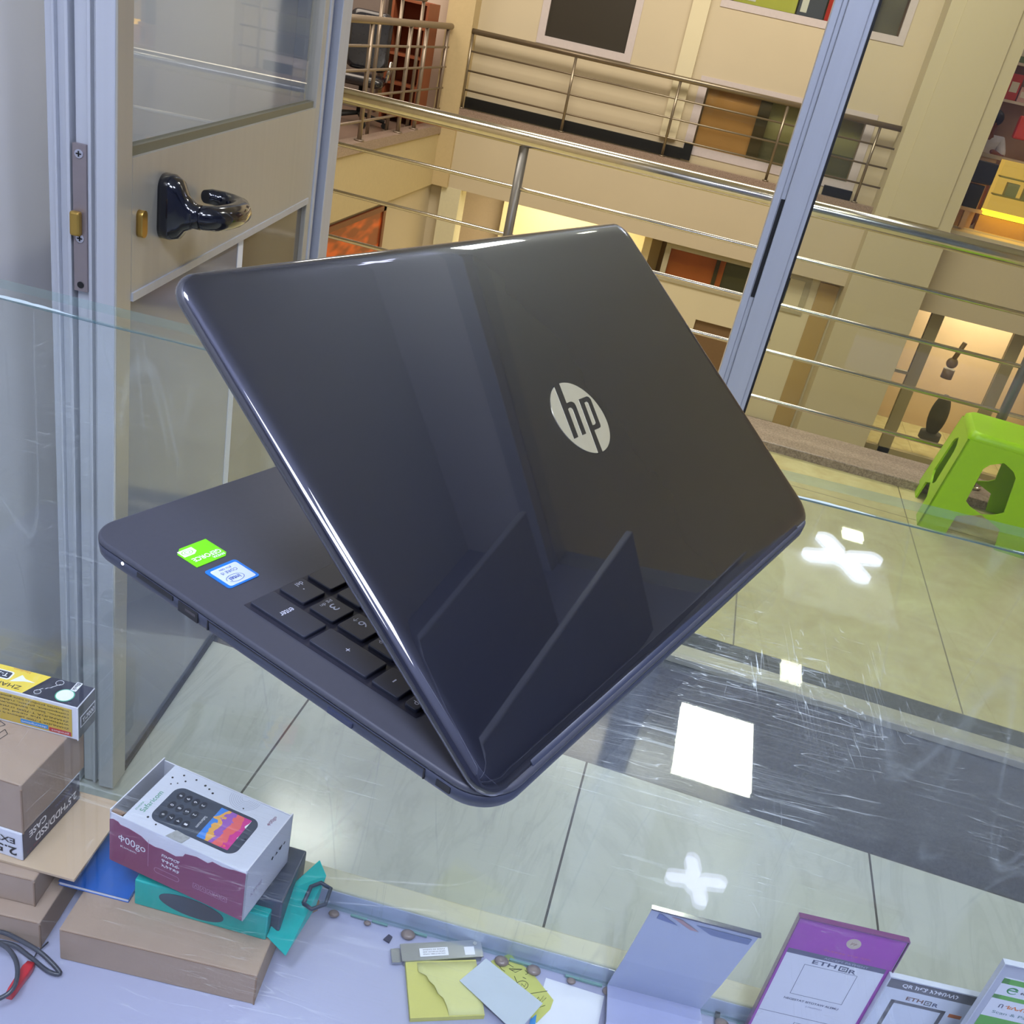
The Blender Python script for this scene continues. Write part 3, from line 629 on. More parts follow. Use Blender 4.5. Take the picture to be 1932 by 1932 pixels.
# lever handle
hd = MB()
rings = []
for (y, hw, z0, z1, r) in ((0.0, 0.023, 0.968, 1.060, 0.020), (-0.014, 0.023, 0.968, 1.060, 0.020), (-0.026, 0.020, 0.972, 1.054, 0.019), (-0.034, 0.0165, 0.984, 1.036, 0.016), (-0.046, 0.017, 0.991, 1.026, 0.0165), (-0.056, 0.017, 0.991, 1.026, 0.0165)):
    rings.append([(x, y, z) for x, z in rrect(0.144 - hw, 0.144 + hw, z0, z1, r * 0.98)][::-1])
hd.loft(rings)
hroot = hd.build('handle_rose', M_BLACK, dr)
lv = MB(); lv.tube([(0.144, -0.040, 1.0085), (0.146, -0.058, 1.0085), (0.156, -0.070, 1.008), (0.180, -0.077, 1.007), (0.212, -0.079, 1.005), (0.245, -0.076, 1.004), (0.270, -0.066, 1.004), (0.282, -0.050, 1.005), (0.284, -0.034, 1.007), (0.277, -0.018, 1.009), (0.266, -0.012, 1.010)],
    [0.016, 0.0175, 0.018, 0.0182, 0.0178, 0.0172, 0.016, 0.0145, 0.013, 0.012, 0.010], 20)
lv.build('lever', M_BLACK, hroot)

# ------------------------------------------------------------------ glass counter
CA = math.atan(0.075)
cr = thing('glass_counter', 'glass display counter with frosted seams holding boxes and signs', 'counter', (0, 0.732, 0), CA)
M_TOPG = glass('counter_top_glass', (0.982, 0.995, 0.99, 1), 1.0, haze=0.006, scratches=0.4, area_mask=True)
M_PANE = glass('counter_front_glass', (0.96, 0.985, 0.98, 1), 1.2, haze=0.05, scratches=0.1)
def edge_glass(name):
    t = NT(name); nz = t.noise(40, 4, t.mapping((1, 4, 6)))
    tr = t.n('ShaderNodeBsdfTransparent'); tr.inputs[0].default_value = (0.80, 0.90, 0.88, 1)
    pb = t.n('ShaderNodeBsdfPrincipled'); t.l(t.mix(nz, lin((90, 130, 126)), lin((200, 226, 226))), pb.inputs['Base Color']); pb.inputs['Roughness'].default_value = 0.1
    mx = t.n('ShaderNodeMixShader'); mx.inputs[0].default_value = 0.13
    t.l(tr.outputs[0], mx.inputs[1]); t.l(pb.outputs[0], mx.inputs[2]); t.l(mx.outputs[0], t.out.inputs[0]); return t.m
M_EDGE = edge_glass('green_glass_edge')
XL, XR = -1.0 + 0.06, 1.6
def slab_edges(o, x0, x1, y0, y1, z0, z1, sl=0.0):
    vs = [(x0, y0, z0), (x1, y0, z0), (x1, y1 + sl * x1, z0), (x0, y1 + sl * x0, z0), (x0, y0, z1), (x1, y0, z1), (x1, y1 + sl * x1, z1), (x0, y1 + sl * x0, z1)]
    o.cur = 0; o.add(vs, [(3, 2, 1, 0), (4, 5, 6, 7)]); o.cur = 1; o.add(vs, [(0, 1, 5, 4), (1, 2, 6, 5), (2, 3, 7, 6), (3, 0, 4, 7)])
o = MB(); slab_edges(o, XL, XR, -0.66, 0.0215, 1.072, 1.08, 0.013); o.build('glass_top', [M_TOPG, M_EDGE], cr)
o = MB(); slab_edges(o, XL, XR, -0.006, 0.0, 0.462, 1.0718); 
# big faces of the front pane are the y faces: rebuild with the right materials
o = MB(); vs = [(XL, -0.006, 0.462), (XR, -0.006, 0.462), (XR, 0.0, 0.462), (XL, 0, 0.462), (XL, -0.006, 1.0704), (XR, -0.006, 1.0704), (XR, 0, 1.0704), (XL, 0, 1.0704)]
o.cur = 0; o.add(vs, [(0, 1, 5, 4), (2, 3, 7, 6)]); o.cur = 1; o.add(vs, [(3, 2, 1, 0), (4, 5, 6, 7), (1, 2, 6, 5), (3, 0, 4, 7)])
o.build('front_pane', [M_PANE, M_EDGE], cr)
# irregular glue seam between pane and top, and blobs at the foot
o = MB(); n = 150; top = []; bot = []
M_SEAM = mat('glue_seam', (222, 236, 246), 0.12, coat=0.6, var=0.1, scale=60); M_SEAM_D = mat('glue_seam_dark', (52, 92, 100), 0.15, coat=0.6, var=0.2, scale=90)
random.seed(21); x = XL; u = 0.0
def wob(i, f1, f2): return max(0.0, math.sin(i * f1) * math.sin(i * f2 + 1.0))
n = 420; P1 = []
for i in range(n + 1):
    x = XL + (XR - XL) * i / n
    P1.append((x, 0.0005 + 0.0060 * wob(i, 0.17, 0.051) * random.uniform(0.75, 1.15), 0.0012 + 0.0040 * wob(i, 0.11, 0.083) * random.uniform(0.8, 1.1)))
for i in range(n):
    (x0, a0, b0), (x1, a1, b1) = P1[i], P1[i + 1]
    for (l0, h0, l1, h1, cur, zt, zb_) in ((-0.0055, -0.0055 + a0, -0.0055, -0.0055 + a1, 0, 1.0716, 1.0707), (-0.0062 - b0 * .6, -0.0056, -0.0062 - b1 * .6, -0.0056, 1, 1.0715, 1.0706)):
        o.cur = cur
        if cur == 0 and a0 + a1 < 0.0016: continue
        o.add([(x0, l0, zt), (x1, l1, zt), (x1, h1, zt), (x0, h0, zt), (x0, l0, zb_), (x1, l1, zb_), (x1, h1, zb_), (x0, h0, zb_)], [(0, 1, 2, 3), (7, 6, 5, 4), (0, 4, 5, 1), (3, 2, 6, 7)])
o.build('glue_seam', [M_SEAM, M_SEAM_D], cr)
M_SIL = mat('silicone_blob', (134, 120, 116), 0.35, coat=0.3)
cinv = (Matrix.Translation((0, 0.732, 0)) @ Matrix.Rotation(CA, 4, 'Z')).inverted()
for (px, py, rr) in ((775, 1748, .008), (640, 1700, .006), (950, 1796, .008), (1010, 1812, .008), (1150, 1855, .007), (1360, 1890, .008), (700, 1724, .004), (850, 1768, .005), (1080, 1832, .005)):
    w = onz(px, py, 0.462); q = cinv @ w
    MB().ball((q.x, min(q.y, -0.012), 0.463), rr, rr * 0.8, rr * 0.45, 16, 8).build('silicone_blob', M_SIL, cr)
o = MB(); 
for k in range(40):
    x = XL + (k + random.random()) * (XR - XL) / 40; l = random.uniform(0.006, 0.03)
    o.box(x, x + l, -0.0085, -0.006, 0.4615, 0.4615 + random.uniform(0.001, 0.003))
o.build('glue_drips', mat('glue_green', (120, 160, 156), 0.2), cr)
B(XL, XR, -0.63, -0.0005, 0.44, 0.4595).build('shelf_board', M_SHELF, cr)
B(XL, XR, 0.0016, 0.029, 0.40, 0.484).build('edge_board', M_WOOD, cr, bevel=0.002)
B(XL, XR, 0.0003, 0.0015, 0.40, 0.4815).build('edge_cool_tint', mat('cool_light_lavender', (196, 204, 232), 0.3, coat=0.4), cr)  # strip added on the board's inner side; lavender paints the cool light there
B(XL, XR, -0.03, 0.0, 0.0, 0.44).build('base_panel', mat('base_white', (200, 202, 206), 0.5), cr)
B(XL, XL + 0.018, -0.63, -0.03, 0.0, 0.44).build('side_board', MATS['base_white'], cr)

# ------------------------------------------------------------------ laptop
Dp = Vector((-0.0215, 0.2755, 1.1044)); hx = Vector((0.358, 0.934, 0)).normalized(); hy = Vector((-hx.y, hx.x, 0))
LM = Matrix((hx, hy, Vector((0, 0, 1)))).transposed().to_4x4(); LM.translation = Dp
lap = thing('laptop', 'dark glossy laptop with round silver lid logo standing open on the glass counter', 'laptop', mtx=LM)
mm_ = 0.001
def MatLid():
    t = NT('laptop_lid_gloss'); v = t.mapping((3, 22, 1))
    n1 = t.noise(1.0, 3, v); fl = t.noise(40, 1)
    c = t.mix(n1, lin((32, 34, 47)), lin((35, 37, 51))); c = t.mix(t.math('MULTIPLY', fl, 0.15), c, lin((44, 46, 62)))
    b = t.bsdf(**{'Base Color': c, 'Roughness': 0.40, 'Metallic': 0.8, 'Coat Weight': 1.0, 'Coat Roughness': 0.02, 'Coat IOR': 1.95}); return t.m
M_LID = MatLid()
M_DECK = mat('laptop_deck', (60, 62, 73), 0.42, var=0.08, scale=300, spec=0.4)
M_SIDE = mat('laptop_side', (44, 49, 66), 0.42, coat=0.1, var=0.04)
M_KEY = mat('key_plastic', (38, 42, 56), 0.42, var=0.04)
M_LEG = mat('key_legend', (210, 216, 232), 0.5)
M_PORT = mat('port_dark', (12, 12, 18), 0.5)
def rr3(x0, x1, y0, y1, r, ins, z): return [(x * mm_, y * mm_, z * mm_) for x, y in rrect(x0 + ins, x1 - ins, y0 + ins, y1 - ins, [max(1, q - ins * 0.6) for q in r], 10)]
RB = (20, 20, 16, 16)
rings = [rr3(0, 380, 0, 253, RB, i, z) for i, z in ((30, -18.5), (14, -17.5), (6, -14.5), (1.8, -11), (0.6, -9), (0.0, -3.2))]
o = MB(); o.loft(rings); o.build('base', [M_SIDE], lap)
o = MB(); o.loft([rr3(0, 380, 0, 253, RB, i, z) for i, z in ((0.5, -3.2), (0.5, -2.9), (0.0, -2.7), (0.0, -1.2), (0.5, -0.35), (1.4, 0.0))]); o.build('palm_rest', [M_DECK], lap)
for (x, y) in ((40, 30), (340, 30), (40, 222), (340, 222)):
    o = MB(); o.loft([rr3(x - 22, x + 22, y - 5, y + 5, (4, 4, 4, 4), i, z) for i, z in ((1, -24.3), (0, -23.5), (0, -17))]); o.build('rubber_foot', M_RUB, lap)
def side_box(name, y0, y1, z0, z1, m_, d=0.25, parent=lap): return B(-d * mm_, 0.004, y0 * mm_, y1 * mm_, z0 * mm_, z1 * mm_).build(name, m_, parent)
side_box('card_slot', 186, 212, -6.2, -3.6, M_PORT)
u_ = side_box('usb_port', 168.5, 182, -9.2, -3.6, M_PORT)
side_box('usb_tongue', 170, 177, -6.6, -5.2, mat('usb_tongue', (60, 56, 60), 0.4), 0.35, u_)
side_box('drive_groove', 33, 162, -4.2, -3.7, M_PORT, 0.12); side_box('drive_groove', 161.5, 162.2, -9.2, -3.7, M_PORT, 0.12); side_box('drive_groove', 33, 33.7, -9.2, -3.7, M_PORT, 0.12)
side_box('eject_button', 72, 86, -8.6, -6.0, mat('eject_plastic', (46, 52, 76), 0.35), 0.45)
side_box('lock_slot', 20, 27, -7.8, -4.6, M_PORT)
MB().cyl((0.0005, 0.223, -0.0045), (-0.0003, 0.223, -0.0045), 0.0009, 12).build('indicator_light', emitter('led_white', (240, 244, 255), 2.0), lap)
# keyboard
well = MB(); well.box(0.0165, 0.365, 0.0525, 0.157, 0.00005, 0.0002); well.build('keyboard_well', mat('keyboard_well', (34, 34, 46), 0.5), lap)
KEYS = []
def K(x0, x1, y0, y1, leg=()): KEYS.append((x0, x1, y0, y1, leg))
c1, c2, c3, c4 = (18.5, 33), (36.5, 51.5), (55, 70), (73.5, 88.5)
r_ = [(139, 155.5), (120, 135.5), (101.5, 117.5), (83, 98.5), (64.5, 80), (54, 61)]
K(18.5, 33, 120, 155.5, [('enter', 26, 139, 8, 3)]); K(18.5, 33, 83, 117.5, [('+', 26.5, 101, 2.4, 2.4)]); K(18.5, 33, *r_[4], [('-', 26, 73, 2.4, 0.7)]); K(18.5, 33, *r_[5], [('pg up', 25.5, 57.5, 9, 3.0)])
K(36.5, 51.5, *r_[0], [('del', 46.5, 151.8, 4.4, 3.0), ('.', 45, 147.5, 0.8, 0.8)]); K(36.5, 51.5, *r_[1], [('3', 45.5, 127.8, 3.4, 5.0), ('pg dn', 45, 132.6, 7.5, 2.6)]) 
K(36.5, 51.5, *r_[2], [('6', 46, 109.8, 3.4, 5.0), ('\u2192', 46, 114.4, 3.4, 2.4)]); K(36.5, 51.5, *r_[3], [('9', 45.5, 91, 3.4, 5.0), ('pg up', 45, 95.6, 7.5, 2.6)]); K(36.5, 51.5, *r_[4], [('*', 44, 73, 2.6, 2.6)]); K(36.5, 51.5, *r_[5])
K(55, 88.5, *r_[0], [('0', 79, 147.5, 3.4, 5), ('ins', 79, 152.8, 4, 2.4)]); K(55, 70, *r_[1], [('2', 64, 127.8, 3.4, 5), ('\u2193', 64, 132.5, 2.6, 2.6)]); K(55, 70, *r_[2], [('5', 64, 109.8, 3.4, 5)]); K(55, 70, *r_[3], [('8', 64, 91, 3.4, 5)]); K(55, 70, *r_[4]); K(55, 70, *r_[5])
K(73.5, 88.5, *r_[1]); K(73.5, 88.5, *r_[2]); K(73.5, 88.5, *r_[3]); K(73.5, 88.5, *r_[4]); K(73.5, 88.5, *r_[5])
# main block, widths per row from the numpad side outwards
rows = [[15, 7, 15, 15, 15, 15, 93, 15, 15, 15, 15], [34, 15, 15, 15, 15, 15, 15, 15, 15, 15, 15, 34], [27, 15, 15, 15, 15, 15, 15, 15, 15, 15, 15, 15, 24], [24, 15, 15, 15, 15, 15, 15, 15, 15, 15, 15, 15, 20], [30, 15, 15, 15, 15, 15, 15, 15, 15, 15, 15, 15, 15], [14] * 14]
for ri, row in enumerate(rows):
    gaps = len(row) - 1; tot = sum(row); sc_ = (363 - 96 - gaps * 3.5) / tot; x = 96
    for w in row:
        K(x, x + w * sc_, *r_[ri]); x += w * sc_ + 3.5
for (x0, x1, y0, y1, leg) in KEYS:
    o = MB(); r0 = rrect(x0, x1, y0, y1, 1.2, 3); 
    o.loft([[(x * mm_, y * mm_, z * mm_) for x, y in rrect(x0 + i, x1 - i, y0 + i, y1 - i, max(.6, 1.3 - i), 3)] for i, z in ((0.0, 0.25), (0.0, 1.6), (0.15, 1.85), (0.5, 2.0))], smooth=False)
    k = o.build('key_cap', M_KEY, lap)
    for (s, cx, cy, w, h) in leg:
        text(s, w * mm_, h * mm_, M_LEG, k, frame((cx * mm_, cy * mm_, 0.00202), (-1, 0, 0), (0, 0, 1)), 'key_legend')
o = MB(); o.loft([rr3(150, 260, 172, 240, (3, 3, 3, 3), i, z) for i, z in ((0, 0.02), (0.3, 0.12))]); o.build('touchpad', mat('touchpad_plastic', (44, 43, 58), 0.3), lap)
# stickers; in a sticker's own frame +x is the user's right (-x'), +y towards the hinge (-y')
def stick_frame(cx, cy): return frame((cx * mm_, cy * mm_, 0.00008), (-1, 0, 0), (0, 0, 1))
sg = MB(); poly = [(-10, -9), (6, -9), (10, -5.5), (10, 9), (-7.5, 9), (-10, 6.5)]
sg.prism([(x * mm_, y * mm_) for x, y in poly], 0, 0.00025)
sgo = sg.build('graphics_sticker', mat('sticker_green', (110, 214, 0), 0.35, coat=0.3, emit=None), lap, stick_frame(30, 203)); sgo['label'] = 'bright green graphics sticker'
text('GEFORCE', 0.0165, 0.0034, M_WHITE, sgo, Matrix.Translation((-0.0005, 0.0035, 0.0003)), 'sticker_lettering', bold=True)
text('NVIDIA', 0.007, 0.0018, M_WHITE, sgo, Matrix.Translation((-0.005, 0.0068, 0.0003)), 'sticker_lettering', bold=True)
o = MB(); o.prism([(x * mm_, y * mm_) for x, y in [(0.5, -7), (9, -7), (9, -1.2), (3, -1.2), (0.5, -3)]], 0.0002, 0.0003); eo = o.build('eye_emblem', M_WHITE, sgo)
o = MB()
for rr_, w in ((2.6, .45), (1.3, .4)):
    N_ = 24
    for i in range(N_):
        a0 = 2 * math.pi * i / N_; a1 = 2 * math.pi * (i + 1) / N_
        q = [((5.2 + (rr_ + d) * math.cos(a) * 1.1) * mm_, (-4.1 + (rr_ + d) * math.sin(a) * 0.75) * mm_, 0.00034) for a, d in ((a0, -w / 2), (a0, w / 2), (a1, w / 2), (a1, -w / 2))]
        o.quad(*q)
o.build('eye_rings', mat('sticker_green', (110, 214, 0)), eo)
si = MB(); si.prism([(x * mm_, y * mm_) for x, y in rrect(-9.6, 9.6, -9.2, 9.2, 1.8)], 0, 0.00025)
sio = si.build('processor_sticker', mat('sticker_blue', (0, 110, 200), 0.35, coat=0.3), lap, stick_frame(29.5, 180)); sio['label'] = 'blue and white processor sticker'
o = MB(); o.prism([(x * mm_, y * mm_) for x, y in rrect(-8.2, 7.8, -7.2, 8.0, 1.2)], 0.00024, 0.00031); o.build('sticker_face', mat('sticker_pale', (196, 208, 232), 0.35), sio)
text('intel', 0.0062, 0.0030, M_BLU, sio, Matrix.Translation((0.0012, 0.0036, 0.00036)), 'sticker_lettering', bold=True)
o = MB()
for i in range(30):
    a0 = 2 * math.pi * (i) / 32 + 0.5; a1 = a0 + 2 * math.pi / 32; q = [((1.2 + (4.9 + d) * math.cos(a)) * mm_, (3.6 + (2.9 + d) * math.sin(a)) * mm_, 0.00036) for a, d in ((a0, -.16), (a0, .16), (a1, .16), (a1, -.16))]; o.quad(*q)
o.build('sticker_ring', M_BLU, sio)
text('CORE i5', 0.0095, 0.0020, M_BLU, sio, Matrix.Translation((0.0, -0.0022, 0.00036)), 'sticker_lettering')
text('8TH GEN', 0.007, 0.0013, M_BLU, sio, Matrix.Translation((0.0, -0.0052, 0.00036)), 'sticker_lettering')
# lid: frame x = hinge direction, y = up the lid, z = outward
al = math.radians(37)
LF = Matrix(((1, 0, 0), (0, math.cos(al), -math.sin(al)), (0, math.sin(al), math.cos(al)))).to_4x4()
lidp = bpy.data.objects.new('lid', None)
o = MB(); RL = (14, 14, 13, 13)
o.loft([rr3(0, 380, 0, 245, RL, i, z) for i, z in ((4, -7.0), (1.2, -6.8), (0.2, -6.0), (0.0, -4.4), (0.35, -3.0), (1.3, -1.7), (3.0, -0.75), (5.5, -0.2), (9, 0.0), (12, 0.0), (40, 0.0), (80, 0.0), (110, 0.0))])
lid = o.build('lid', [M_LID], lap, LF)
o = MB(); o.prism([(x * mm_, y * mm_) for x, y in rrect(6, 374, 8, 239, 8)], -0.0074, -0.00695); o.build('screen_bezel', M_PORT, lid)
o = MB(); o.prism([(x * mm_, y * mm_) for x, y in rrect(18, 362, 28, 222, 0.5)], -0.0077, -0.0073); o.build('screen', mat('screen_off', (10, 11, 14), 0.1), lid)
o = MB(); o.cyl((0.03, 0.003, -0.006), (0.35, 0.003, -0.006), 0.0055, 20); o.build('hinge_bar', M_SIDE, lap, LF)
# round silver logo with the two slanted letters cut through it
lc = Matrix.Translation((0.197, 0.126, 0.00002))
Rl = 22.1
o = MB(); o.prism([(Rl * math.cos(2 * math.pi * i / 72) * mm_, Rl * math.sin(2 * math.pi * i / 72) * mm_) for i in range(72)], 0.0, 0.0003)
def reflection_metal():
    t = NT('logo_beige_reflection'); t.bsdf(**{'Base Color': t.mix(t.noise(200), (0.72, 0.68, 0.50, 1), (0.80, 0.76, 0.58, 1)), 'Roughness': 0.24, 'Metallic': 0.75}); return t.m  # beige of the mirrored corridor is put into the base colour
lg = o.build('logo_disc', reflection_metal(), lid, lc)
h1 = [(-6.1, 21.9), (-16.8, -9.3), (-12.4, -9.3), (-6.5, 7.0), (-4.0, 7.4), (-2.9, 6.9), (-2.7, 5.9), (-8.4, -9.3), (-4.1, -9.3), (1.9, 6.8), (2.1, 8.7), (0.8, 10.0), (-1.0, 10.4), (-4.6, 10.3), (-0.4, 22.2)]
p1 = [(7.6, 9.8), (16.4, 9.8), (18.0, 9.1), (18.6, 7.4), (12.8, -8.2), (11.9, -9.2), (10.3, -9.5), (4.6, -9.5), (0.0, -22.2), (-4.4, -22.0)]
hole = [(10.9, 6.9), (13.6, 7.1), (14.3, 6.5), (14.2, 5.7), (9.7, -6.0), (8.3, -6.7), (5.8, -6.6)]
o = MB(); o.prism([(x * mm_, y * mm_) for x, y in h1], 0.0003, 0.0004); o.build('logo_letter', M_LID, lg)
# the p as an outline with a window: stem, bowl parts
o = MB()
for poly in ([(7.6, 9.8), (11.6, 9.8), (10.9, 6.9), (5.8, -6.6), (4.6, -9.5), (0.0, -22.2), (-4.4, -22.0)], [(11.0, 9.8), (16.4, 9.8), (18.0, 9.1), (18.6, 7.4), (14.25, 6.3), (13.6, 7.1), (10.9, 6.9)],
             [(14.3, 6.5), (18.6, 7.4), (12.8, -8.2), (9.7, -6.0)], [(4.6, -9.5), (10.3, -9.5), (11.9, -9.2), (12.8, -8.2), (9.7, -6.0), (8.3, -6.7), (5.8, -6.6)]):
    o.prism([(x * mm_, y * mm_) for x, y in poly], 0.0003, 0.0004)
o.build('logo_letter', M_LID, lg)

# ------------------------------------------------------------------ ceiling lights (seen mirrored in the counter top)
def panel_light(x0, x1, y0, y1, z, glow, label):
    t = thing('ceiling_light', label, 'light', ((x0 + x1) / 2, (y0 + y1) / 2, z)); a = (x1 - x0) / 2; b = (y1 - y0) / 2
    B(-a, a, -b, b, -0.006, -0.002).build('diffuser', glow, t)
    o = MB(); o.box(-a - .012, a + .012, -b - .012, -b, -0.012, 0); o.box(-a - .012, a + .012, b, b + .012, -0.012, 0); o.box(-a - .012, -a, -b, b, -0.012, 0); o.box(a, a + .012, -b, b, -0.012, 0)
    o.build('frame', M_WHITE, t); return t
G1 = emitter('panel_glow', (255, 252, 238), 80.0); G2 = emitter('panel_glow_warm', (255, 250, 225), 22.0); G3 = emitter('cross_glow', (214, 218, 255), 9.0)
panel_light(0.307, 0.547, 2.33, 2.675, 2.7, G1, 'large square ceiling panel mirrored bright white in the counter glass')
panel_light(0.945, 1.045, 4.33, 4.44, 2.7, G2, 'small square ceiling panel mirrored beside the far cross lamp')
panel_light(0.64, 0.716, 2.99, 3.117, 2.7, G2, 'small warm ceiling panel mirrored on the black threshold')
def cross_light(x, y, z, r, rot, drop, label):
    t = thing('cross_lamp', label, 'lamp', (x, y, z), rot)
    for k in range(4):
        o = MB(); o.T = Matrix.Rotation(k * math.pi / 2, 4, 'Z')
        o.prism(rrect(r * 0.14, r, -r * 0.22, r * 0.22, r * 0.2), -0.012, 0.0); o.build('lamp_arm', G3, t)
    MB().cyl((0, 0, -0.008), (0, 0, 0.02), r * 0.27).build('hub', G3, t)
    if drop: MB().cyl((0, 0, 0.02), (0, 0, drop), 0.008).build('stem', M_WHITE, t)
cross_light(0.41, 1.945, 2.70, 0.082, 0.25, 0.20, 'cool white cross-shaped lamp hanging inside the shop, mirrored near the sign holders')
cross_light(0.925, 4.10, 2.688, 0.20, 0.45, 0, 'cool white cross-shaped lamp on the corridor ceiling, mirrored by the laptop corner')

# ------------------------------------------------------------------ boxes inside the counter
ZS = 0.4597
def box_thing(name, label, cat, corner, ang, w, d, h, z, right=False, group=None):
    """corner = front-left bottom corner, or front-right when right is set; local frame starts at the front-left corner"""
    c = Vector((corner[0], corner[1], z)); a = math.radians(ang)
    if right: c -= Vector((math.cos(a), math.sin(a), 0)) * w
    t = thing(name, label, cat, c, a, group); t['w'] = w; del t['w']; return t
def carton(t, w, d, h, m_, name='carton', bevel=0.0015, seam=None):
    o = B(0, w, 0, d, 0, h).build(name, m_, t, bevel=bevel)
    if seam: 
        MB().box(w - 0.0012, w + 0.0002, -0.0003, 0.0012, 0.0, h * 0.9).box(0.003, w - 0.003, -0.0003, 0.0002, h - 0.0016, h - 0.0009).build('cut_edge', seam, t)
    return o
bx = box_thing('cardboard_box', 'flat brown cardboard box on the white shelf under the teal box', 'box', (-0.423, 0.554), 7.3, .198, .112, .0440, ZS + .0003)
carton(bx, .198, .112, .0440, M_CARD, seam=M_CARD_IN)
sf_ = MB(); sp0 = bx.matrix_basis.inverted() if False else None
cz = Vector(bx.location); ra = Matrix.Rotation(-bx.rotation_euler.z, 3, 'Z')
sf_.prism([tuple((ra @ (onz(px_, py_, ZS + .044) - cz)))[:2] for px_, py_ in ((545, 1690), (572, 1652), (603, 1700), (600, 1716), (588, 1722), (566, 1712))], .0425, .0435)
sf_.build('side_flap', M_CARD_IN, bx)
bx = box_thing('cardboard_box', 'brown cardboard box at the bottom of the left stack, lying on the shelf', 'box', (-0.446, 0.557), 8, .2, .115, .0375, ZS + .0003, True)
carton(bx, .2, .115, .0375, M_CARD, seam=M_CARD_IN)
bx = box_thing('cardboard_box', 'brown cardboard box second from the bottom of the left stack', 'box', (-0.4615, 0.571), 7, .2, .105, .0375, ZS + .0383, True)
carton(bx, .2, .105, .0375, M_CARD, seam=M_CARD_IN)
bx = box_thing('cardboard_sheet', 'loose brown cardboard sheet under the black and white drive case box', 'cardboard', (-0.4265, 0.5835), 5, .2, .105, .003, ZS + .0763, True)
carton(bx, .2, .105, .0035, mat('cardboard_light', (196, 172, 144), 0.8, scale=60), 'sheet', 0.0004)
zz = ZS + .0800
bx = box_thing('drive_case_box', 'white and black drive case box in the left stack with upside-down printing', 'box', (-0.4825, 0.583), 1, .15, .092, .037, zz, True)
w_, d_, h_ = .15, .092, .037
carton(bx, w_, d_, h_, M_WHITECARD)
o = B(w_ - .0001, w_ + .0003, 0.001, d_ - .001, 0.001, h_ - .001).build('printed_side', mat('navy_print', (44, 46, 72), 0.4, coat=0.2, var=0.15, scale=20), bx)
Fx = lambda y, z: frame((w_ + .0003, y, z), (0, -1, 0), (1, 0, 0))
text('2.5"HDD/SSD', .066, .0105, M_WHITE, o, Fx(.052, .0125), bold=True); text('CASE', .026, .0085, M_WHITE, o, Fx(.0235, .0265), bold=True); text('EXTERNAL', .028, .004, mat('faint_blue_ink', (84, 96, 150), 0.5), o, Fx(.064, .026)); text('USB 3.0', .02, .003, mat('faint_red_ink', (130, 60, 80), 0.5), o, Fx(.016, .006))
Ff = lambda x, z: frame((x, -.0003, z), (-1, 0, 0), (0, -1, 0))
text('2.5"', .030, .0115, M_INK, bx, Ff(w_ - .021, .0105), bold=True); text('EXT', .024, .0075, M_INK, bx, Ff(w_ - .0195, .0245), bold=True)
zz += .0373
bx = box_thing('cardboard_box', 'brown cardboard box with a printed recycling symbol in the left stack', 'box', (-0.481, 0.584), 2, .10, .100, .064, zz, True)
carton(bx, .10, .100, .064, M_CARD, seam=M_CARD_IN)
rc = MB()
for k in range(3):   # three bent arrows of the recycling mark, drawn as outlines
    rc.T = Matrix.Translation((0.030, 0.048, 0.0644)) @ Matrix.Rotation(k * 2 * math.pi / 3 + 0.3, 4, 'Z')
    pl = [(-.012, .009), (.003, .009), (.003, .006), (.012, .0125), (.003, .019), (.003, .016), (-.009, .016)]
    for i in range(len(pl)):
        a = Vector((*pl[i], 0)); b = Vector((*pl[(i + 1) % len(pl)], 0)); d = (b - a).normalized(); n_ = Vector((-d.y, d.x, 0)) * .00035
        rc.quad(tuple(a - n_), tuple(b - n_), tuple(b + n_), tuple(a + n_))
rc.build('recycling_mark', M_INK, bx)
zz += .0643
gw, gd, gh = .17, .033, .042
bx = box_thing('glue_box', 'yellow and black glue tube box on top of the left stack', 'box', (-0.472, 0.6565), 5.5, gw, gd, gh, zz, True)
carton(bx, gw, gd, gh, M_WHITECARD, bevel=0.001)
M_GY = mat('glue_yellow', (236, 208, 70), 0.4, coat=0.3); M_GY2 = mat('glue_mustard', (206, 176, 66), 0.45); M_NV = mat('glue_navy', (42, 44, 62), 0.35, coat=0.3)
o = MB(); o.prism([(0, .0008), (gw - .058, .0008), (gw - .046, gd - .0008), (0, gd - .0008)], gh, gh + .0003); yl = o.build('yellow_top', M_GY, bx)
o = MB(); o.prism([(gw - .058, .0008), (gw - .0008, .0008), (gw - .0008, gd - .0008), (gw - .046, gd - .0008)], gh, gh + .0003); nv = o.build('dark_top', M_NV, bx)
Ft = lambda x, y, e_=.0004: frame((x, y, gh + e_), (-1, 0, 0), (0, 0, 1))
text('ZHANLIDA', .050, .0055, M_INK, yl, Ft(gw - .088, .0065)); text('Medium', .018, .003, mat('orange_ink', (200, 130, 50), 0.5), yl, Ft(gw - .076, .0305))
o = MB(); o.prism(rrect(gw - .112, gw - .080, .013, .0255, .003), gh + .0003, gh + .0005); tb = o.build('name_badge', M_WHITE, yl)
o = MB(); o.prism(rrect(gw - .1105, gw - .0815, .0145, .024, .002), gh + .0005, gh + .0006); o.build('badge_field', M_NV, tb); text('T-7000', .024, .0055, M_WHITE, tb, Ft(gw - .096, .0193, .0007), bold=True)
o = MB(); o.prism([(gw - .078, .012), (gw - .066, .0165), (gw - .055, .018), (gw - .066, .0200), (gw - .072, .0245), (gw - .074, .0205)], gh + .0003, gh + .0005); o.build('tube_picture', M_WHITE, yl)
MB().cyl((gw - .020, .012, gh + .0003), (gw - .020, .012, gh + .0005), .0092, 32).build('round_seal', mat('seal_ring', (90, 190, 150), 0.4), nv)
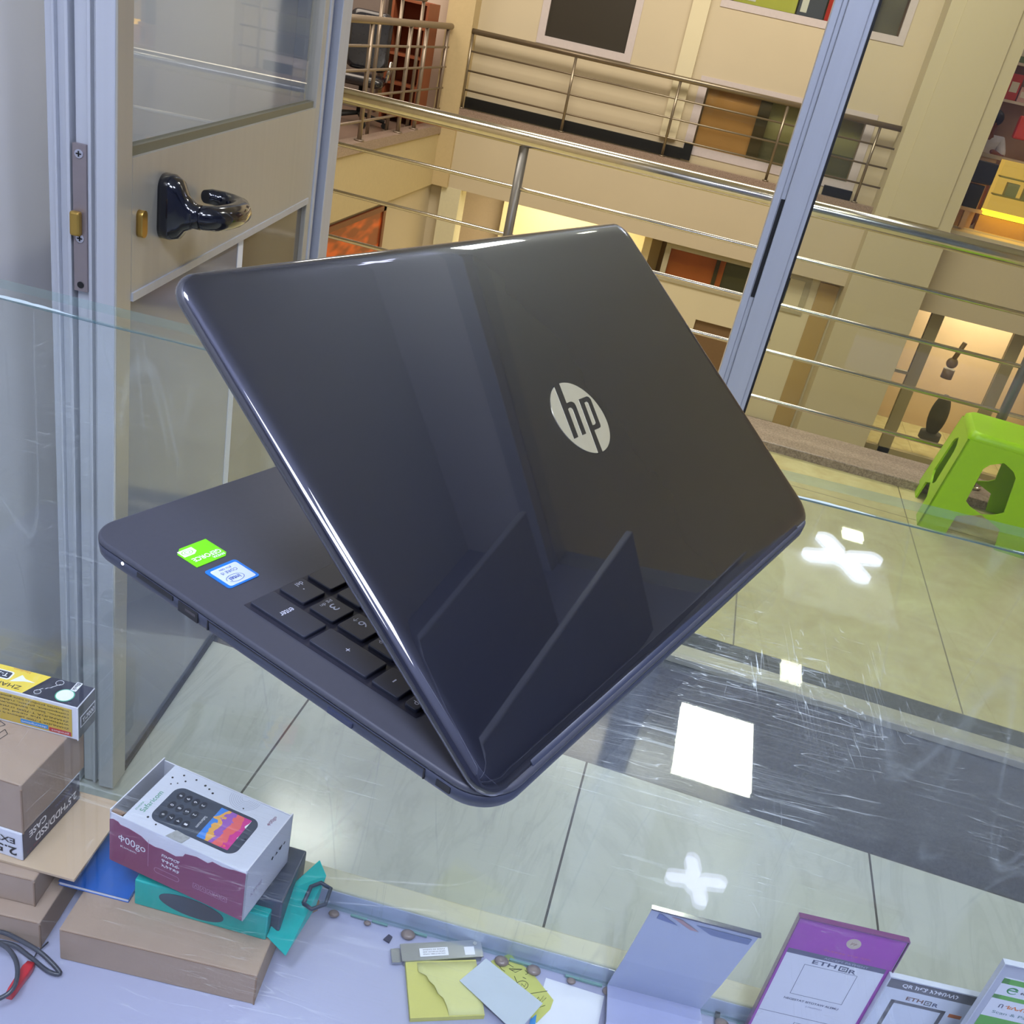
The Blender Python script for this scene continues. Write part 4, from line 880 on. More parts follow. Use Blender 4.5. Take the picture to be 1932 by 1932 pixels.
MB().cyl((gw - .020, .012, gh + .0005), (gw - .020, .012, gh + .0006), .0082, 32).build('seal_face', M_WHITE, nv)
o = MB(); o.prism(rrect(gw - .0195, gw - .0135, .0205, .034, .0003), gh + .0003, gh + .0005); bl = o.build('colour_label', M_WHITE, nv); text('Black', .0115, .004, M_INK, bl, frame((gw - .0165, .0272, gh + .0006), (0, -1, 0), (0, 0, 1)), bold=True)
o = MB()   # line drawing on the dark end
random.seed(3)
pp = [(gw - .050, .008)]
for k in range(16): pp.append((pp[-1][0] + .0012, pp[-1][1] + .0012 + random.uniform(-.0012, .0012)))
for (a, b) in zip(pp, pp[1:]):
    o.quad((a[0] - .0004, a[1], gh + .0004), (b[0] - .0004, b[1], gh + .0004), (b[0] + .0004, b[1], gh + .0004), (a[0] + .0004, a[1], gh + .0004))
for k in range(14):
    t0 = 2 * math.pi * k / 14; t1 = t0 + .4
    for (cx, cy, r1) in ((gw - .046, .0075, .003), (gw - .034, .027, .0035)):
        o.quad((cx + r1 * math.cos(t0), cy + r1 * math.sin(t0), gh + .0004), (cx + (r1 + .0005) * math.cos(t0), cy + (r1 + .0005) * math.sin(t0), gh + .0004), (cx + (r1 + .0005) * math.cos(t1), cy + (r1 + .0005) * math.sin(t1), gh + .0004), (cx + r1 * math.cos(t1), cy + r1 * math.sin(t1), gh + .0004))
o.build('line_drawing', M_WHITE, nv)
fr_ = B(0.004, gw - .006, -.0004, 0, .003, gh - .004).build('yellow_front', M_GY2, bx)
Fg = lambda x, z, e_=-.0005: frame((x, e_, z), (-1, 0, 0), (0, -1, 0))
B(gw - .030, gw - .007, -.0006, -.0004, .0035, .0085).build('red_tab', mat('tab_red', (190, 50, 56), 0.5), fr_); B(gw - .060, gw - .031, -.0006, -.0004, .005, .010).build('blue_tab', mat('tab_blue', (50, 140, 210), 0.5), fr_)
text('product', .018, .0030, M_WHITE, fr_, Fg(gw - .0185, .006, -.0007)); text('description', .026, .0032, M_WHITE, fr_, Fg(gw - .0455, .0074, -.0007))
for k, ln in enumerate(('ZHANLIDA T-7000 adhesive is special design with open', 'without the need to separately both', 'ZHANLIDA T-7000 crystal diamond adhesive,', 'ceramic, Stone, bamboo,wood, leather, textile,', 'component, plastic, rubber, fibre,paper, glass', 'industries products have good adhesion performance')):
    text(ln, .125, .0030, M_INK, fr_, Fg(gw - .0715, .0128 + k * .0045))
er = B(gw, gw + .0004, .001, gd - .001, .001, gh - .001).build('dark_end', M_NV, bx)
Fe = lambda y, z, e_: frame((gw + e_, y, z), (0, 1, 0), (1, 0, 0))
o = MB(); o.box(gw + .0004, gw + .0006, .004, .032, .013, .027); o.build('badge_border', M_WHITE, er); B(gw + .0006, gw + .0007, .0052, .0308, .0142, .0258).build('badge_field', M_NV, er)
text('T-7000', .022, .006, M_WHITE, er, Fe(.018, .020, .0009), bold=True)
B(gw - .0006, gw + .0004, -.0006, .0006, .0, gh).build('white_fold', M_WHITE, bx)

# booklet
bx = box_thing('booklet', 'blue-covered booklet between the left stack and the phone box', 'booklet', (-0.4545, 0.597), 6, .074, .09, .006, ZS + .0447)
B(0.0006, .0732, 0.0008, .089, 0.0003, .0045).build('pages', M_WHITE, bx); B(0, .074, 0, .09, .0045, .0052).build('cover', mat('blue_cover', (30, 96, 184), 0.3, coat=0.3, var=0.2, scale=12), bx); B(0, .074, 0, .09, 0, .0004).build('back_cover', mat('blue_cover', (30, 96, 184)), bx)
# teal box
tw, td, th_ = .139, .082, .0350
zt = ZS + .0446
bx = box_thing('teal_box', 'teal gadget box with a dark oval picture and an open end flap', 'box', (-0.3755, 0.606), 4.6, tw, td, th_, zt)
M_TEAL = mat('teal_print', (20, 178, 172), 0.4, coat=0.3, var=0.08, scale=20)
carton(bx, tw, td, th_, M_TEAL)
o = MB(); o.prism([(.060 + .034 * math.cos(t) , .0175 + .0125 * math.sin(t) - .0035 * math.cos(t)) for t in [2 * math.pi * i / 40 for i in range(40)]], 0, .0004)
o.build('oval_picture', mat('slate_picture', (68, 84, 104), 0.35, coat=0.3, var=0.2, scale=30), bx, frame((0, 0, 0), (1, 0, 0), (0, -1, 0)))
B(.004, tw + .010, .010, td - .002, .004, th_ + .0125).build('inner_tray', mat('slate_tray', (70, 78, 98), 0.4), bx, bevel=.002)
fl = MB()
def slabpoly(o, pts, th):
    n_ = (Vector(pts[1]) - Vector(pts[0])).cross(Vector(pts[2]) - Vector(pts[0])).normalized() * th; n = len(pts)
    o.add([tuple(p) for p in pts] + [tuple(Vector(p) + n_) for p in pts], [tuple(range(n - 1, -1, -1)), tuple(range(n, 2 * n))] + [(i, (i + 1) % n, n + (i + 1) % n, n + i) for i in range(n)])
slabpoly(fl, [(tw, .002, .004), (tw + .022, .000, -.014), (tw + .034, .05, .004), (tw + .036, .070, .030), (tw + .024, .082, .036), (tw + .004, .04, .03)], .0008)
fl.build('end_flap', M_TEAL, bx)
hx_ = [(tw + .026, .030), (tw + .026, .052), (tw + .034, .060), (tw + .046, .056), (tw + .047, .036), (tw + .036, .026), (tw + .026, .030)]
MB().tube([(x, y, .030) for x, y in hx_], .0022, 8).build('hang_loop', mat('loop_plastic', (58, 68, 88), 0.4), bx)
# phone box
pw, pd, ph = .152, .082, .0690
zp = zt + .0480
bx = box_thing('phone_box', 'white and maroon keypad phone box on top of the teal box', 'box', (-0.4045, 0.6085), -5.5, pw, pd, ph, zp)
o = MB(); o.box(0, pw, 0, .0012, 0, ph - .004); o.box(0, pw, pd - .0012, pd, 0, ph - .003); o.box(pw - .0012, pw, 0, pd, 0, ph); o.box(0, .0012, 0, pd, 0, ph); o.box(0, pw, 0, pd, 0, .001)
o.build('carton', M_WHITECARD, bx)
tp = B(.014, pw - .0012, .0003, pd - .0012, ph - .0048, ph - .0036).build('top_panel', mat('box_print_white', (214, 218, 232), 0.4, coat=0.2), bx)
MA = mat('maroon_print', (134, 66, 100), 0.4, coat=0.25, var=0.05)
o = MB()
edge = [0, .004, .010, .012, .022, .028, .036, .044, .052, .060, .075, .083, .085, .098, .110, .115, .125, .134, .138, pw - .001]
hts = [.056, .058, .057, .0545, .0545, .0535, .052, .047, .046, .0475, .046, .0505, .055, .058, .0565, .061, .060, .0615, .063, .065]
for i in range(len(edge) - 1):
    x0, x1 = edge[i], edge[i + 1]; a0, a1 = hts[i], hts[i + 1]
    o.add([(x0, -.0004, 0.0005), (x1, -.0004, 0.0005), (x1, -.0004, a1), (x0, -.0004, a0), (x0, .0, 0.0005), (x1, .0, 0.0005), (x1, .0, a1), (x0, .0, a0)], [(0, 1, 2, 3), (7, 6, 5, 4), (3, 2, 6, 7), (0, 4, 5, 1)])
ms = o.build('maroon_side', MA, bx)
Fm = lambda x, z: frame((x, -.0006, z), (1, 0, 0), (0, -1, 0))
text('\u124000go', .031, .0125, M_WHITE, ms, Fm(.026, .036), bold=False) ; text('Kimem', .018, .0028, M_WHITE, ms, Fm(.022, .027))
B(.0445, .0448, -.0006, -.0004, .016, .052).build('divider', mat('pale_maroon', (190, 150, 176), 0.5), ms)
for k, ln in enumerate(('\u1260\u12A0\u121B\u122D\u129B', '\u12E8\u1270\u1230\u122B', '\u12A2\u1275\u12EE\u1335\u12EB')): text(ln, .020, .0042, M_WHITE, ms, Fm(.070, .040 - k * .0066), bold=True)
o = MB(); rr_ = rrect(.052, .080, .0130, .0195, .003)
for i in range(len(rr_)):
    a = Vector((rr_[i][0], -.0006, rr_[i][1])); b = Vector((rr_[(i + 1) % len(rr_)][0], -.0006, rr_[(i + 1) % len(rr_)][1]))
    if (b - a).length < 1e-6: continue
    d = (b - a).normalized(); n_ = Vector((-d.z, 0, d.x)) * .00025; o.quad(tuple(a - n_), tuple(b - n_), tuple(b + n_), tuple(a + n_))
for k in range(5):
    x = .096 + k * .0078
    for (q0, q1) in (((0, 0), (.0062, 0)), ((.0062, 0), (.0062, .0062)), ((.0062, .0062), (0, .0062)), ((0, .0062), (0, 0)), ((.0014, .0014), (.0031, .0048)), ((.0031, .0048), (.0048, .0014))):
        a = Vector((x + q0[0], -.0006, .016 + q0[1])); b = Vector((x + q1[0], -.0006, .016 + q1[1])); d = (b - a).normalized(); n_ = Vector((-d.z, 0, d.x)) * .00022
        o.quad(tuple(a - n_), tuple(b - n_), tuple(b + n_), tuple(a + n_))
o.build('printed_symbols', mat('pale_maroon', (190, 150, 176)), ms)
zt_ = ph - .0036
Fp = lambda x, y, e_=.0001, ax=(1, 0, 0): frame((x, y, zt_ + e_), ax, (0, 0, 1))
# the phone picture: body, keypad with keys, screen
X0, X1, Y0, Y1 = .034, .130, .011, .060
o = MB(); o.prism(rrect(X0, X1, Y0, Y1, .010), zt_, zt_ + .0002); ph_ = o.build('phone_picture', mat('slate_phone', (66, 74, 92), 0.35, coat=0.3), tp)
o = MB()
for i in range(4):
    for j in range(3):
        cx, cy = X0 + .010 + i * .0086, Y0 + .0105 + j * .0140; o.prism([(cx + .0037 * math.cos(t), cy + .0052 * math.sin(t)) for t in [2 * math.pi * q / 16 for q in range(16)]], zt_ + .0002, zt_ + .0003)
o.build('pictured_keys', mat('dark_key_print', (40, 46, 62), 0.4), ph_)
lab = ['*', '0', '#', '7', '8', '9', '4', '5', '6', '1', '2', '3']
for i in range(4):
    for j in range(3): text(lab[i * 3 + j], .0022, .0034, M_WHITE, ph_, Fp(X0 + .010 + i * .0086, Y0 + .0105 + j * .0140, .0004, (0, -1, 0)))
text('Safaricom', .016, .003, M_WHITE, ph_, Fp(X0 + .0465, Y0 + .0205, .0003, (0, -1, 0)))
t_ = NT('wallpaper_print'); tc_ = t_.n('ShaderNodeTexCoord'); sp_ = t_.n('ShaderNodeSeparateXYZ'); t_.l(tc_.outputs['Object'], sp_.inputs[0])
nz_ = t_.noise(60, 2, None, 0.5, 0.8); f_ = t_.math('ADD', t_.math('MULTIPLY', t_.math('SUBTRACT', sp_.outputs[0], .088), 22), t_.math('MULTIPLY', nz_, 0.55))
cr_ = t_.n('ShaderNodeValToRGB'); t_.l(f_, cr_.inputs[0]); cr_.color_ramp.interpolation = 'CONSTANT'
for p_, c_ in ((0.0, (70, 140, 230)), (0.36, (236, 176, 90)), (0.5, (160, 100, 190)), (0.62, (236, 110, 110)), (0.85, (214, 60, 150))):
    el = cr_.color_ramp.elements.new(p_); el.color = lin(c_)
t_.bsdf(**{'Base Color': cr_.outputs[0], 'Roughness': 0.35})
o = MB(); o.prism(rrect(.0865, .121, .0145, .0565, .0005), zt_ + .0002, zt_ + .0003); o.build('pictured_screen', t_.m, ph_)
text('Safaricom', .030, .0058, mat('green_ink', (60, 150, 110), 0.5), tp, Fp(.0245, .030, .0001, (0, 1, 0))); text('ETHIOPIA', .012, .002, mat('green_ink', (60, 150, 110)), tp, Fp(.0185, .020, .0001, (0, 1, 0)))
text('\u124000go', .0135, .005, mat('maroon_ink', (140, 80, 110), 0.5), tp, Fp(.138, .066, .0001, (0, 1, 0)))
o = MB()
for r1 in (.004, .006, .008, .010, .012, .014, .016):
    for k in range(32):
        a0 = math.pi + math.pi * k / 32; a1 = a0 + math.pi / 32; q = [(.100 + (r1 + d) * math.cos(a), pd - .0014 - .002 + (r1 + d) * math.sin(a), zt_ + .0001) for a, d in ((a0, 0), (a0, .0003), (a1, .0003), (a1, 0))]; o.quad(*q)
o.build('printed_rings', mat('grey_ink', (150, 156, 180), 0.5), tp)
o = MB()
for (x, y, r) in ((.030, .074, .0011), (.036, .068, .001), (.044, .075, .0011), (.056, .073, .0013), (.062, .071, .0011), (.068, .068, .0012), (.022, .066, .0011), (.031, .062, .0008), (.026, .058, .0008), (.034, .012, .0012), (.046, .008, .0009), (.128, .034, .0008), (.105, .066, .0008)):
    o.cyl((x, y, zt_), (x, y, zt_ + .0002), r, 14)
o.build('printed_dots', M_INK, tp)
o = MB(); o.prism([(.062, .0008), (.080, .0005), (.083, .010), (.067, .0115)], zt_ + .0001, zt_ + .0006); o.build('torn_seal', mat('silver_foil', (186, 188, 190), 0.35, 0.4, var=0.3, scale=300), tp)
o = MB(); o.prism([(.0, .0012), (.012, .0012), (.014, .006), (.002, .006)], ph - .006, ph - .003); o.build('torn_lip', M_CARD_IN, bx)
Fr = lambda y, z: frame((pw + .0002, y, z), (0, 1, 0), (1, 0, 0))
text('\u12A2\u1275\u12EE\u1335\u12EB', .020, .006, mat('pale_violet_ink', (176, 160, 190), 0.5), bx, Fr(.020, .026)); text('\u2666 \u25B2 \u2665 \u271A', .026, .005, M_INK, bx, Fr(.058, .040))

# ------------------------------------------------------------------ sign holders
M_ACR = glass('acrylic', (0.975, 0.98, 0.985, 1), 1.0)
M_ACE = mat('acrylic_edge', (120, 116, 128), 0.2, coat=0.5)
def holder(name, label, A, ax, w, hgt, x_off=0.0, edge=M_ACE):
    ax = Vector((ax[0], ax[1], 0)).normalized(); M_ = frame((A[0], A[1], A[2]), ax, (ax.y, -ax.x, 0))
    M_ = Matrix((ax, Vector((0, 0, 1)), Vector((ax.y, -ax.x, 0)))).transposed().to_4x4(); M_.translation = Vector(A) - Vector((0, 0, hgt)) 
    t = thing(name, label, 'sign holder', mtx=M_, group='acrylic sign holders on the shelf')
    o = MB(); o.box(x_off, x_off + w, 0.002, hgt, -.0010, .0010); o.build('card_backing', edge if False else mat('backing_grey', (190, 194, 206), 0.5), t)
    B(x_off, x_off + w, 0.002, hgt, .0013, .0030).build('front_sheet', M_ACR, t); B(x_off, x_off + w, 0.002, hgt, -.0030, -.0013).build('back_sheet', M_ACR, t)
    o = MB(); o.box(x_off, x_off + w, hgt, hgt + .0012, -.0030, .0030); o.box(x_off - .001, x_off, 0.002, hgt + .001, -.0030, .0030); o.box(x_off + w, x_off + w + .001, 0.002, hgt + .001, -.0030, .0030); o.build('polished_edge', edge, t)
    B(x_off, x_off + w, 0, .002, -.007, .007).build('foot_plate', M_ACR, t)
    return t
def card(t, hgt, x0, x1, y0, y1, m_, name='printed_area', e_=.00105, th=.0001, parent=None): return B(x0 * mm_, x1 * mm_, hgt - y1 * mm_, hgt - y0 * mm_, e_, e_ + th).build(name, m_, parent or t)
def ctext(s, cx, cy, w, h, m_, p, hgt, **k): return text(s, w * mm_, h * mm_, m_, p, Matrix.Translation((cx * mm_, hgt - cy * mm_, .0013)), **k)
def outline(o, x0, x1, y0, y1, t_, z, hgt):
    for (a, b, c, d) in ((x0, x1, y0, y0 + t_), (x0, x1, y1 - t_, y1), (x0, x0 + t_, y0, y1), (x1 - t_, x1, y0, y1)): o.box(a * mm_, b * mm_, hgt - d * mm_, hgt - c * mm_, z, z + .0001)
M_SLATE = mat('slate_ink', (84, 92, 116), 0.5); M_GREY = mat('grey_bar', (112, 112, 116), 0.5); M_GRN = mat('sign_green', (96, 176, 60), 0.45)
HG = .660 - ZS - .0005
M_PUR = mat('purple_print', (170, 60, 176), 0.4, var=0.12, scale=25)
t1 = holder('sign_holder', 'purple-topped acrylic payment sign, tallest of the sign holders', (.2553, .7235, .660), (.991, .1318), .1065, HG, edge=mat('purple_edge', (110, 60, 106), 0.2, coat=0.6))
card(t1, HG, 0.5, 106, 1, 197, M_PUR); wc = card(t1, HG, 3.2, 101, 44, 192, M_WHITE, 'white_card', .00115); card(t1, HG, 3.2, 101, 43.5, 50, mat('slate_bar', (104, 106, 128), 0.5), 'header_bar', .0012, parent=None)
ctext('ACCEPT PAYMENT', 62, 47, 44, 2.6, mat('bar_pale_ink', (180, 186, 206), 0.5), t1, HG)
MB().cyl((.0597, HG - .0195, .0011), (.0597, HG - .0195, .00125), .0070, 32).build('round_emblem', mat('emblem_beige', (206, 190, 166), 0.5, var=0.2, scale=200), t1)
o = MB(); 
for k in range(6): o.tube([((57 + k * 1.1) * mm_, HG - (22 - (k % 3)) * mm_, .0013), ((57.8 + k * 1.0) * mm_, HG - (17.5 + (k % 2)) * mm_, .0013)], .00018, 6)
o.build('emblem_mark', mat('emblem_ink', (130, 80, 60), 0.5), t1)
ctext('\u12E8\u12A2\u1275\u12EE\u1335\u12EB \u1295\u130D\u12F5 \u1263\u1295\u12AD', 59, 36, 46, 2.6, mat('orange_foil', (206, 110, 120), 0.5), t1, HG)
ctext('ETH', 43, 55, 24, 5.6, M_SLATE, t1, HG, bold=True); ctext('R', 72, 57, 7.5, 5.6, M_SLATE, t1, HG, bold=True)
o = MB(); outline(o, 58, 67, 52.5, 59.5, 1.3, .0012, HG); outline(o, 61, 64.5, 54.8, 57.2, .8, .0012, HG); outline(o, 25, 78.5, 61, 106, .5, .0012, HG); outline(o, 3.2, 101, 138, 138.6, .3, .0012, HG); outline(o, 43, 62, 147, 160, .5, .0012, HG); o.build('printed_frame', M_SLATE, t1)
ctext('NEGESTAT SITOTAW ALEMU', 49.5, 113.5, 56, 3.0, M_SLATE, t1, HG, bold=True); ctext('27000921', 54, 120, 17, 1.8, mat('grey_ink', (150, 156, 180)), t1, HG)
S2 = 1.063; HG2 = .615 - ZS - .0005
t2 = holder('sign_holder', 'clear sign with a grey bar of white script, between the purple and the green signs', (.3600, .7325, .615), (.991, .134), .1050, HG2, edge=mat('acrylic_edge_pale', (190, 196, 206), 0.2, coat=0.5))
card(t2, HG2, 1, 104, 2, 153, mat('pale_card', (224, 230, 240), 0.5)); E_2 = lambda x: x * S2 + 8
card(t2, HG2, 1, 93, 2.5, 15, M_GREY, 'grey_bar', .00115)
ctext('QR \u12AD\u134D\u12EB \u12A5\u1295\u1240\u1260\u120B\u1208\u1295', E_2(33), 8.8, 56, 6.4, M_WHITE, t2, HG2, bold=True)
ctext('ETH', E_2(24), 25, 17, 5, mat('brown_ink', (120, 84, 70), 0.5), t2, HG2, bold=True); ctext('R', E_2(44), 26, 5.8, 5, M_SLATE, t2, HG2, bold=True)
o = MB(); outline(o, E_2(33.5), E_2(40), 22.5, 29, 1.1, .0012, HG2); outline(o, E_2(35.7), E_2(38), 24.7, 26.8, .7, .0012, HG2); outline(o, E_2(4), E_2(56), 31, 84, 4.0, .0012, HG2); o.build('printed_frame', M_GREY, t2)
card(t2, HG2, E_2(60), E_2(72), 33, 38, mat('orange_mark', (206, 120, 60), 0.5), 'orange_mark', .00115)
S3 = .958; HG3 = .690 - ZS - .0005
t3 = holder('sign_holder', 'green and white acrylic sign at the right end of the row', (.4355, .7195, .690), (.991, .134), .1020, HG3, edge=mat('acrylic_edge_pale', (190, 196, 206)))
card(t3, HG3, 7.5, 96, 17, 190, M_WHITE, 'white_card', .00115)
for y0, y1 in ((18.5, 25.5), (41, 46.5), (72, 150)): card(t3, HG3, 7.5, 96, y0, y1, M_GRN, 'green_band', .0012)
o = MB(); CX, CY = .0215, HG3 - .0330
for k in range(30):
    a0 = 0.4 + 5.3 * k / 30; a1 = a0 + 5.3 / 30; w0 = 2.6 - 1.6 * k / 30; q = [(CX + r * math.cos(a) * mm_, CY + r * .85 * math.sin(a) * mm_, .0013) for a, r in ((a0, 5.4 - w0), (a0, 5.4), (a1, 5.4), (a1, 5.4 - w0))]; o.quad(*q)
o.prism([(CX - .005, CY - .0005), (CX + .005, CY - .0005), (CX + .005, CY + .001), (CX - .005, CY + .001)], .0012, .0013); o.build('round_emblem', mat('emblem_green', (60, 150, 80), 0.45), t3)
ctext('ethio telecom', 44, 33, 29, 4, M_INK, t3, HG3, bold=True)
ctext('\u1260', 20, 55, 4, 5.3, M_SLATE, t3, HG3, bold=True); ctext('\u1274\u120C\u1265\u122D', 36.5, 55, 25, 5.3, mat('orange_letters', (226, 130, 50), 0.5), t3, HG3, bold=True)
ctext('Scan & Pay', 33.5, 65, 36, 4.8, mat('teal_grey_ink', (96, 136, 140), 0.5), t3, HG3)
# blank holder seen from behind: sloping panel, foot plate coming forward
ax = Vector((.9952, .0980, 0)); pe = Vector((-ax.y, ax.x, 0)); A = Vector((.1150, .6728, .660))
Mb = Matrix((ax, pe, Vector((0, 0, 1)))).transposed().to_4x4(); Mb.translation = Vector((A.x, A.y, ZS + .0004))
t4 = thing('sign_holder', 'plain bluish white acrylic holder turned away, leftmost of the sign holders', 'sign holder', mtx=Mb, group='acrylic sign holders on the shelf')
def sheet(o, prof, w, th):
    n = len(prof)
    for i in range(n - 1):
        (y0, z0), (y1, z1) = prof[i], prof[i + 1]; d = Vector((0, y1 - y0, z1 - z0)).normalized(); nn = Vector((0, -d.z, d.y)) * th
        a = [(0, y0, z0), (w, y0, z0), (w, y1, z1), (0, y1, z1)]; b = [tuple(Vector(p) + nn) for p in a]
        o.add(a + b, [(0, 1, 2, 3), (7, 6, 5, 4), (0, 4, 5, 1), (1, 5, 6, 2), (2, 6, 7, 3), (3, 7, 4, 0)])
WB = .1020; prof = [(0, .2000), (.034, .082), (.045, .050), (.058, .010), (.040, .0145), (.010, .0165), (-.028, .006)]
M_BLANK = mat('blue_white_sheet', (180, 192, 214), 0.25, coat=0.6, var=0.04, scale=12)
o = MB(); sheet(o, prof[:4], WB, .0012); o.build('printed_sheet', M_BLANK, t4)
o = MB(); sheet(o, prof[3:], WB, .002); o.build('foot_plate', mat('blue_white_foot', (176, 182, 216), 0.25, coat=0.5), t4)
o = MB(); o.box(-.001, WB + .001, -.002, .003, .1995, .2012); o.build('polished_edge', mat('dark_edge', (76, 80, 100), 0.2, coat=0.5), t4)
sd = Vector((0, .034, -.118)).normalized(); Ms = Matrix((Vector((1, 0, 0)), -sd, Vector((1, 0, 0)).cross(-sd))).transposed().to_4x4(); Ms.translation = Vector((0, 0, .2000)) + Vector((1, 0, 0)).cross(-sd) * .0003
for nm, pl, mm2 in (('printed_patch', [(8, 6), (11, 6), (29, 20), (8, 16)], mat('dusk_blue', (104, 122, 172), 0.4)), ('printed_patch', [(20, 6), (30, 7), (50, 22), (42, 22)], mat('dusty_orange', (186, 150, 150), 0.4)), ('printed_patch', [(45, 10), (98, 10), (98, 22), (62, 22)], mat('slate_patch', (118, 134, 172), 0.4))):
    o = MB(); o.prism([(x * mm_, -y * mm_) for x, y in pl], .0001, .0003); o.build(nm, mm2, t4, Ms)

# ------------------------------------------------------------------ small things on the shelf
zb = ZS + .0004
pdn = box_thing('sticky_note_pad', 'yellow sticky note pad with a curled top sheet, below the metal strip', 'note pad', (-.0768, .6185), 24, .0765, .064, .008, zb)
B(0, .0765, 0, .064, 0, .006).build('pad_block', mat('note_yellow_shaded', (206, 203, 116), 0.7, var=0.04), pdn)  # deeper yellow of the block paints the shade below the curled sheet
curl = [(.012, .062), (.0125, .050), (.020, .044), (.022, .037), (.027, .031), (.030, .022), (.035, .018), (.038, .010), (.0395, .001)]
o = MB(); gv = []; gf = []
for i, (a, b) in enumerate(curl):
    lift = .0055 * math.sin(math.pi * i / (len(curl) - 1))
    for k in range(7):
        u = k / 6; gv.append((a + (.0765 - a) * u, b, .0063 + lift * (1 - u) ** 3))
for i in range(len(curl) - 1):
    for k in range(6): q = i * 7 + k; gf.append((q + 7, q + 8, q + 1, q))
o.add(gv, gf, True)
sh_ = o.build('curled_sheet', mat('note_yellow_lit', (214, 214, 146), 0.7, var=0.03), pdn); sh_.modifiers.new('solid', 'SOLIDIFY').thickness = .0002  # paler copy of the pad yellow for the lit top sheet
ms_ = box_thing('metal_strip', 'silver metal bracket strip with small labels beside the yellow note pad', 'bracket', (-.106, .6745), 26.0, .089, .021, .006, zb)
M_SIL2 = mat('brushed_silver', (176, 180, 188), 0.3, 0.8)
B(0, .089, 0, .021, .0068, .008).build('plate', M_SIL2, ms_); B(0.002, .087, 0, .0008, .0, .0068).build('folded_lip', M_SIL2, ms_); B(0.002, .087, .0202, .021, 0, .0068).build('folded_lip', M_SIL2, ms_)
B(-.010, 0.0, .001, .018, .002, .005).build('mounting_tab', M_SIL2, ms_)
o = B(.020, .051, .004, .014, .008, .0082).build('white_label', M_WHITE, ms_)
for k, ln in enumerate(('CN-0XTV8K-72920', 'DP/N 0T3K1W A00', 'MADE IN CHINA')): text(ln, .024, .0014, M_INK, o, frame((.0355, .0065 + k * .0027, .00825), (-1, 0, 0), (0, 0, 1)))
B(.069, .080, .003, .013, .008, .0082).build('white_label', M_WHITE, ms_)
MB().cyl((.082, .0165, .008), (.082, .0165, .0086), .0022, 16).build('screw_head', M_STEEL, ms_)
def flat_poly(name, label, cat, pts, th, z, m_, part, zs=None):
    c = Vector((sum(p[0] for p in pts) / len(pts), sum(p[1] for p in pts) / len(pts), z)); t = thing(name, label, cat, c)
    MB().prism([(p[0] - c.x, p[1] - c.y) for p in pts], 0, th).build(part, m_, t); return t, c
W2 = lambda px, py, z=ZS: tuple(onz(px, py, z))[:2]
nt, nc = flat_poly('handwritten_note', 'torn yellow note with handwriting under the white paper slip', 'note', [W2(926, 1814), W2(963, 1800), W2(975, 1815), W2(1000, 1832), W2(1044, 1888), W2(1038, 1905), W2(1012, 1931), W2(960, 1880)], .0004, zb + .0002, mat('note_faded', (196, 200, 110), 0.7), 'paper')
o = MB(); random.seed(11)
def ink(o, px, r=.00028):
    pts = [(W2(x, y)[0] - nc.x, W2(x, y)[1] - nc.y, .0006) for x, y in px]; o.tube(pts, r, 5)
ink(o, [(945, 1812), (968, 1826), (964, 1832), (985, 1830), (972, 1836), (960, 1829), (985, 1830)]); ink(o, [(990, 1832), (996, 1838), (991, 1840)]); ink(o, [(986, 1845), (992, 1848)])
ink(o, [(985 + 11 * math.cos(a), 1860 + 8 * math.sin(a)) for a in [2 * math.pi * k / 20 + .3 * 0 for k in range(21)]]); ink(o, [(978, 1858), (982, 1864), (984, 1857), (989, 1863), (992, 1857)]); ink(o, [(970, 1843), (980, 1866), (1000, 1876), (1032, 1871)])
ink(o, [(1010, 1890), (1016, 1882), (1018, 1890), (1025, 1880), (1022, 1892), (1030, 1884)]); ink(o, [(1014, 1898), (1022, 1894), (1018, 1902), (1028, 1898)]); ink(o, [(936, 1820), (942, 1824), (946, 1830), (952, 1834)])
o.build('handwriting', M_INK, nt)
flat_poly('paper_slip', 'pale blue-white paper slip lying over the yellow notes', 'paper slip', [W2(917, 1808, ZS + .009), W2(1024, 1893, ZS + .009), W2(974, 1950, ZS + .009), W2(867, 1850, ZS + .009)], .0003, zb + .0082, mat('slip_paper', (190, 202, 212), 0.6), 'paper')
flat_poly('paper_sheet', 'white paper sheet on the shelf between the notes and the sign holders', 'paper', [W2(1030, 1845), W2(1140, 1880), W2(1110, 2020), W2(985, 2000)], .0001, zb - .0002, mat('sheet_paper', (226, 230, 238), 0.6), 'paper')
flat_poly('plastic_chip', 'tiny dark chip lying near the front glass above the metal strip', 'chip', [W2(723, 1774), W2(733, 1765), W2(740, 1770), W2(734, 1781)], .002, zb, mat('chip_dark', (60, 60, 84), 0.4), 'chip_body')
flat_poly('blue_card', 'blue card corner under the white paper slip', 'card', [W2(1000, 1925), W2(1012, 1915), W2(1008, 1945), W2(995, 1950)], .0003, zb + .0007, mat('tab_blue', (50, 140, 210)), 'card_stock')
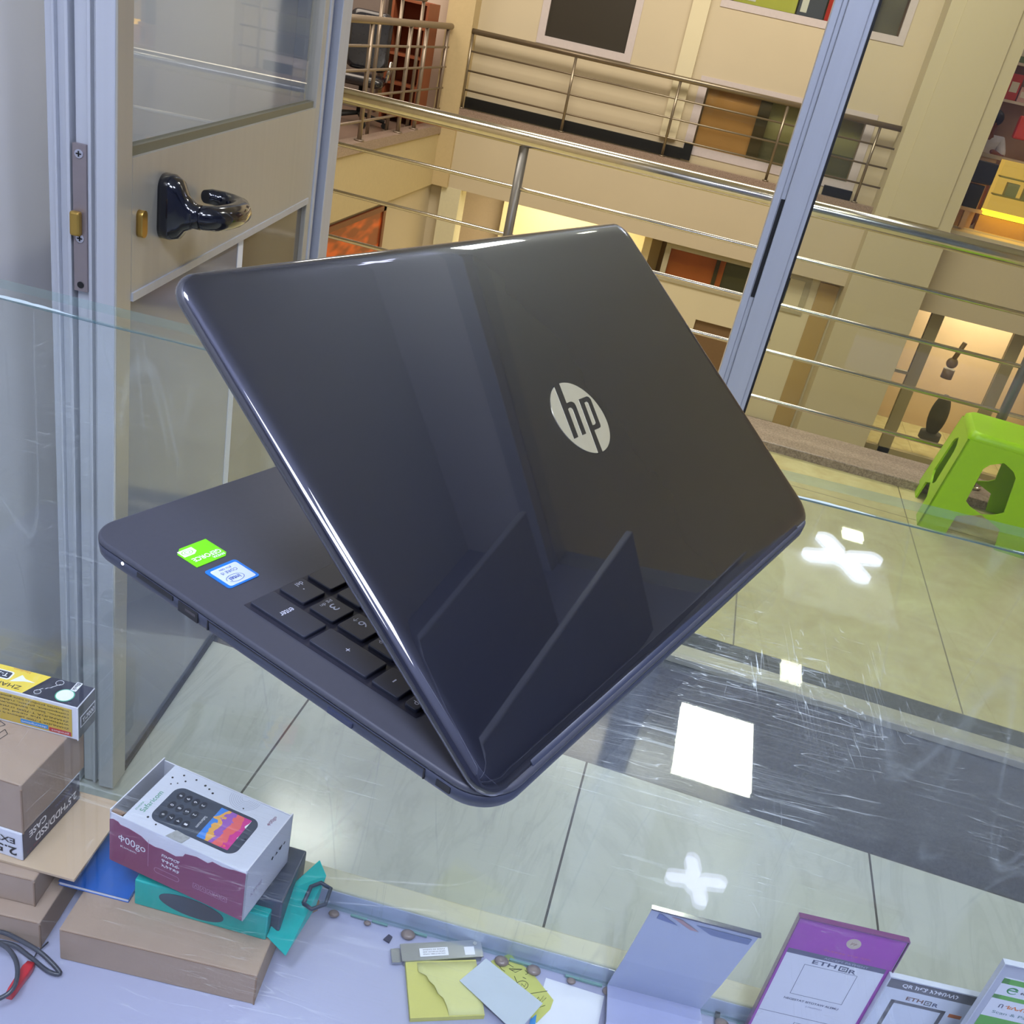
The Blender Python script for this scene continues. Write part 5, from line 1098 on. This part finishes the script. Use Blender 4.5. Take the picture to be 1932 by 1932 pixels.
ky = thing('key', 'small dark key leaning by the front glass right of the blank holder', 'key', (*W2(1352, 1893), zb))
MB().cyl((0, 0, .003), (0, .001, .006), .008, 20).build('bow', mat('key_dark', (70, 76, 84), 0.35, 0.7), ky); B(-.0015, .0035, -.024, -.006, .002, .004).build('blade', mat('key_dark', (70, 76, 84)), ky)
# cable and red clip
def W3(px, py, z): return tuple(onz(px, py, z))
cbm = mat('cable_grey', (62, 66, 78), 0.4, coat=0.2)
cab = thing('cable', 'dark grey looped cable on the shelf in front of the left stack', 'cable', W3(60, 1810, zb))
cc = Vector(cab.location)
def smooth(P_, k=6):
    P_ = [Vector(p) for p in P_]; out = []
    for i in range(len(P_) - 1):
        a, b, c, d = P_[max(i - 1, 0)], P_[i], P_[i + 1], P_[min(i + 2, len(P_) - 1)]
        for j in range(k):
            t = j / k; out.append(0.5 * ((2 * b) + (c - a) * t + (2 * a - 5 * b + 4 * c - d) * t * t + (3 * b - a - 3 * c + d) * t ** 3))
    return out + [P_[-1]]
for pts in ([(-60, 1755, .470), (0, 1758, .474), (40, 1775, .474), (80, 1800, .472), (113, 1835, .4645), (90, 1832, .4645), (50, 1800, .466), (15, 1780, .468), (-60, 1775, .468)],
            [(-60, 1770, .480), (0, 1780, .482), (28, 1808, .482), (32, 1845, .48), (15, 1875, .476), (-40, 1900, .470)]):
    MB().tube(smooth([Vector(W3(*p)) - cc for p in pts]), .0022, 10).build('cable_strand', cbm, cab)
rd = thing('clip_lead', 'red crocodile clip sleeve by the dark cable', 'clip', (*W2(38, 1855), zb + .0002), math.radians(95))
o = MB(); o.loft([[(x, y, z) for y, z in rrect(-w, w, .0, hh, .0015, 3)] for x, w, hh in ((-.018, .0035, .007), (-.012, .0042, .008), (.012, .005, .009), (.018, .004, .008))]); o.build('red_sleeve', mat('red_sleeve', (206, 40, 56), 0.35, coat=0.3), rd)
MB().tube([(.018, 0, .004), (.03, .002, .004), (.045, -.001, .003)], .0008, 6).build('thin_wire', cbm, rd)
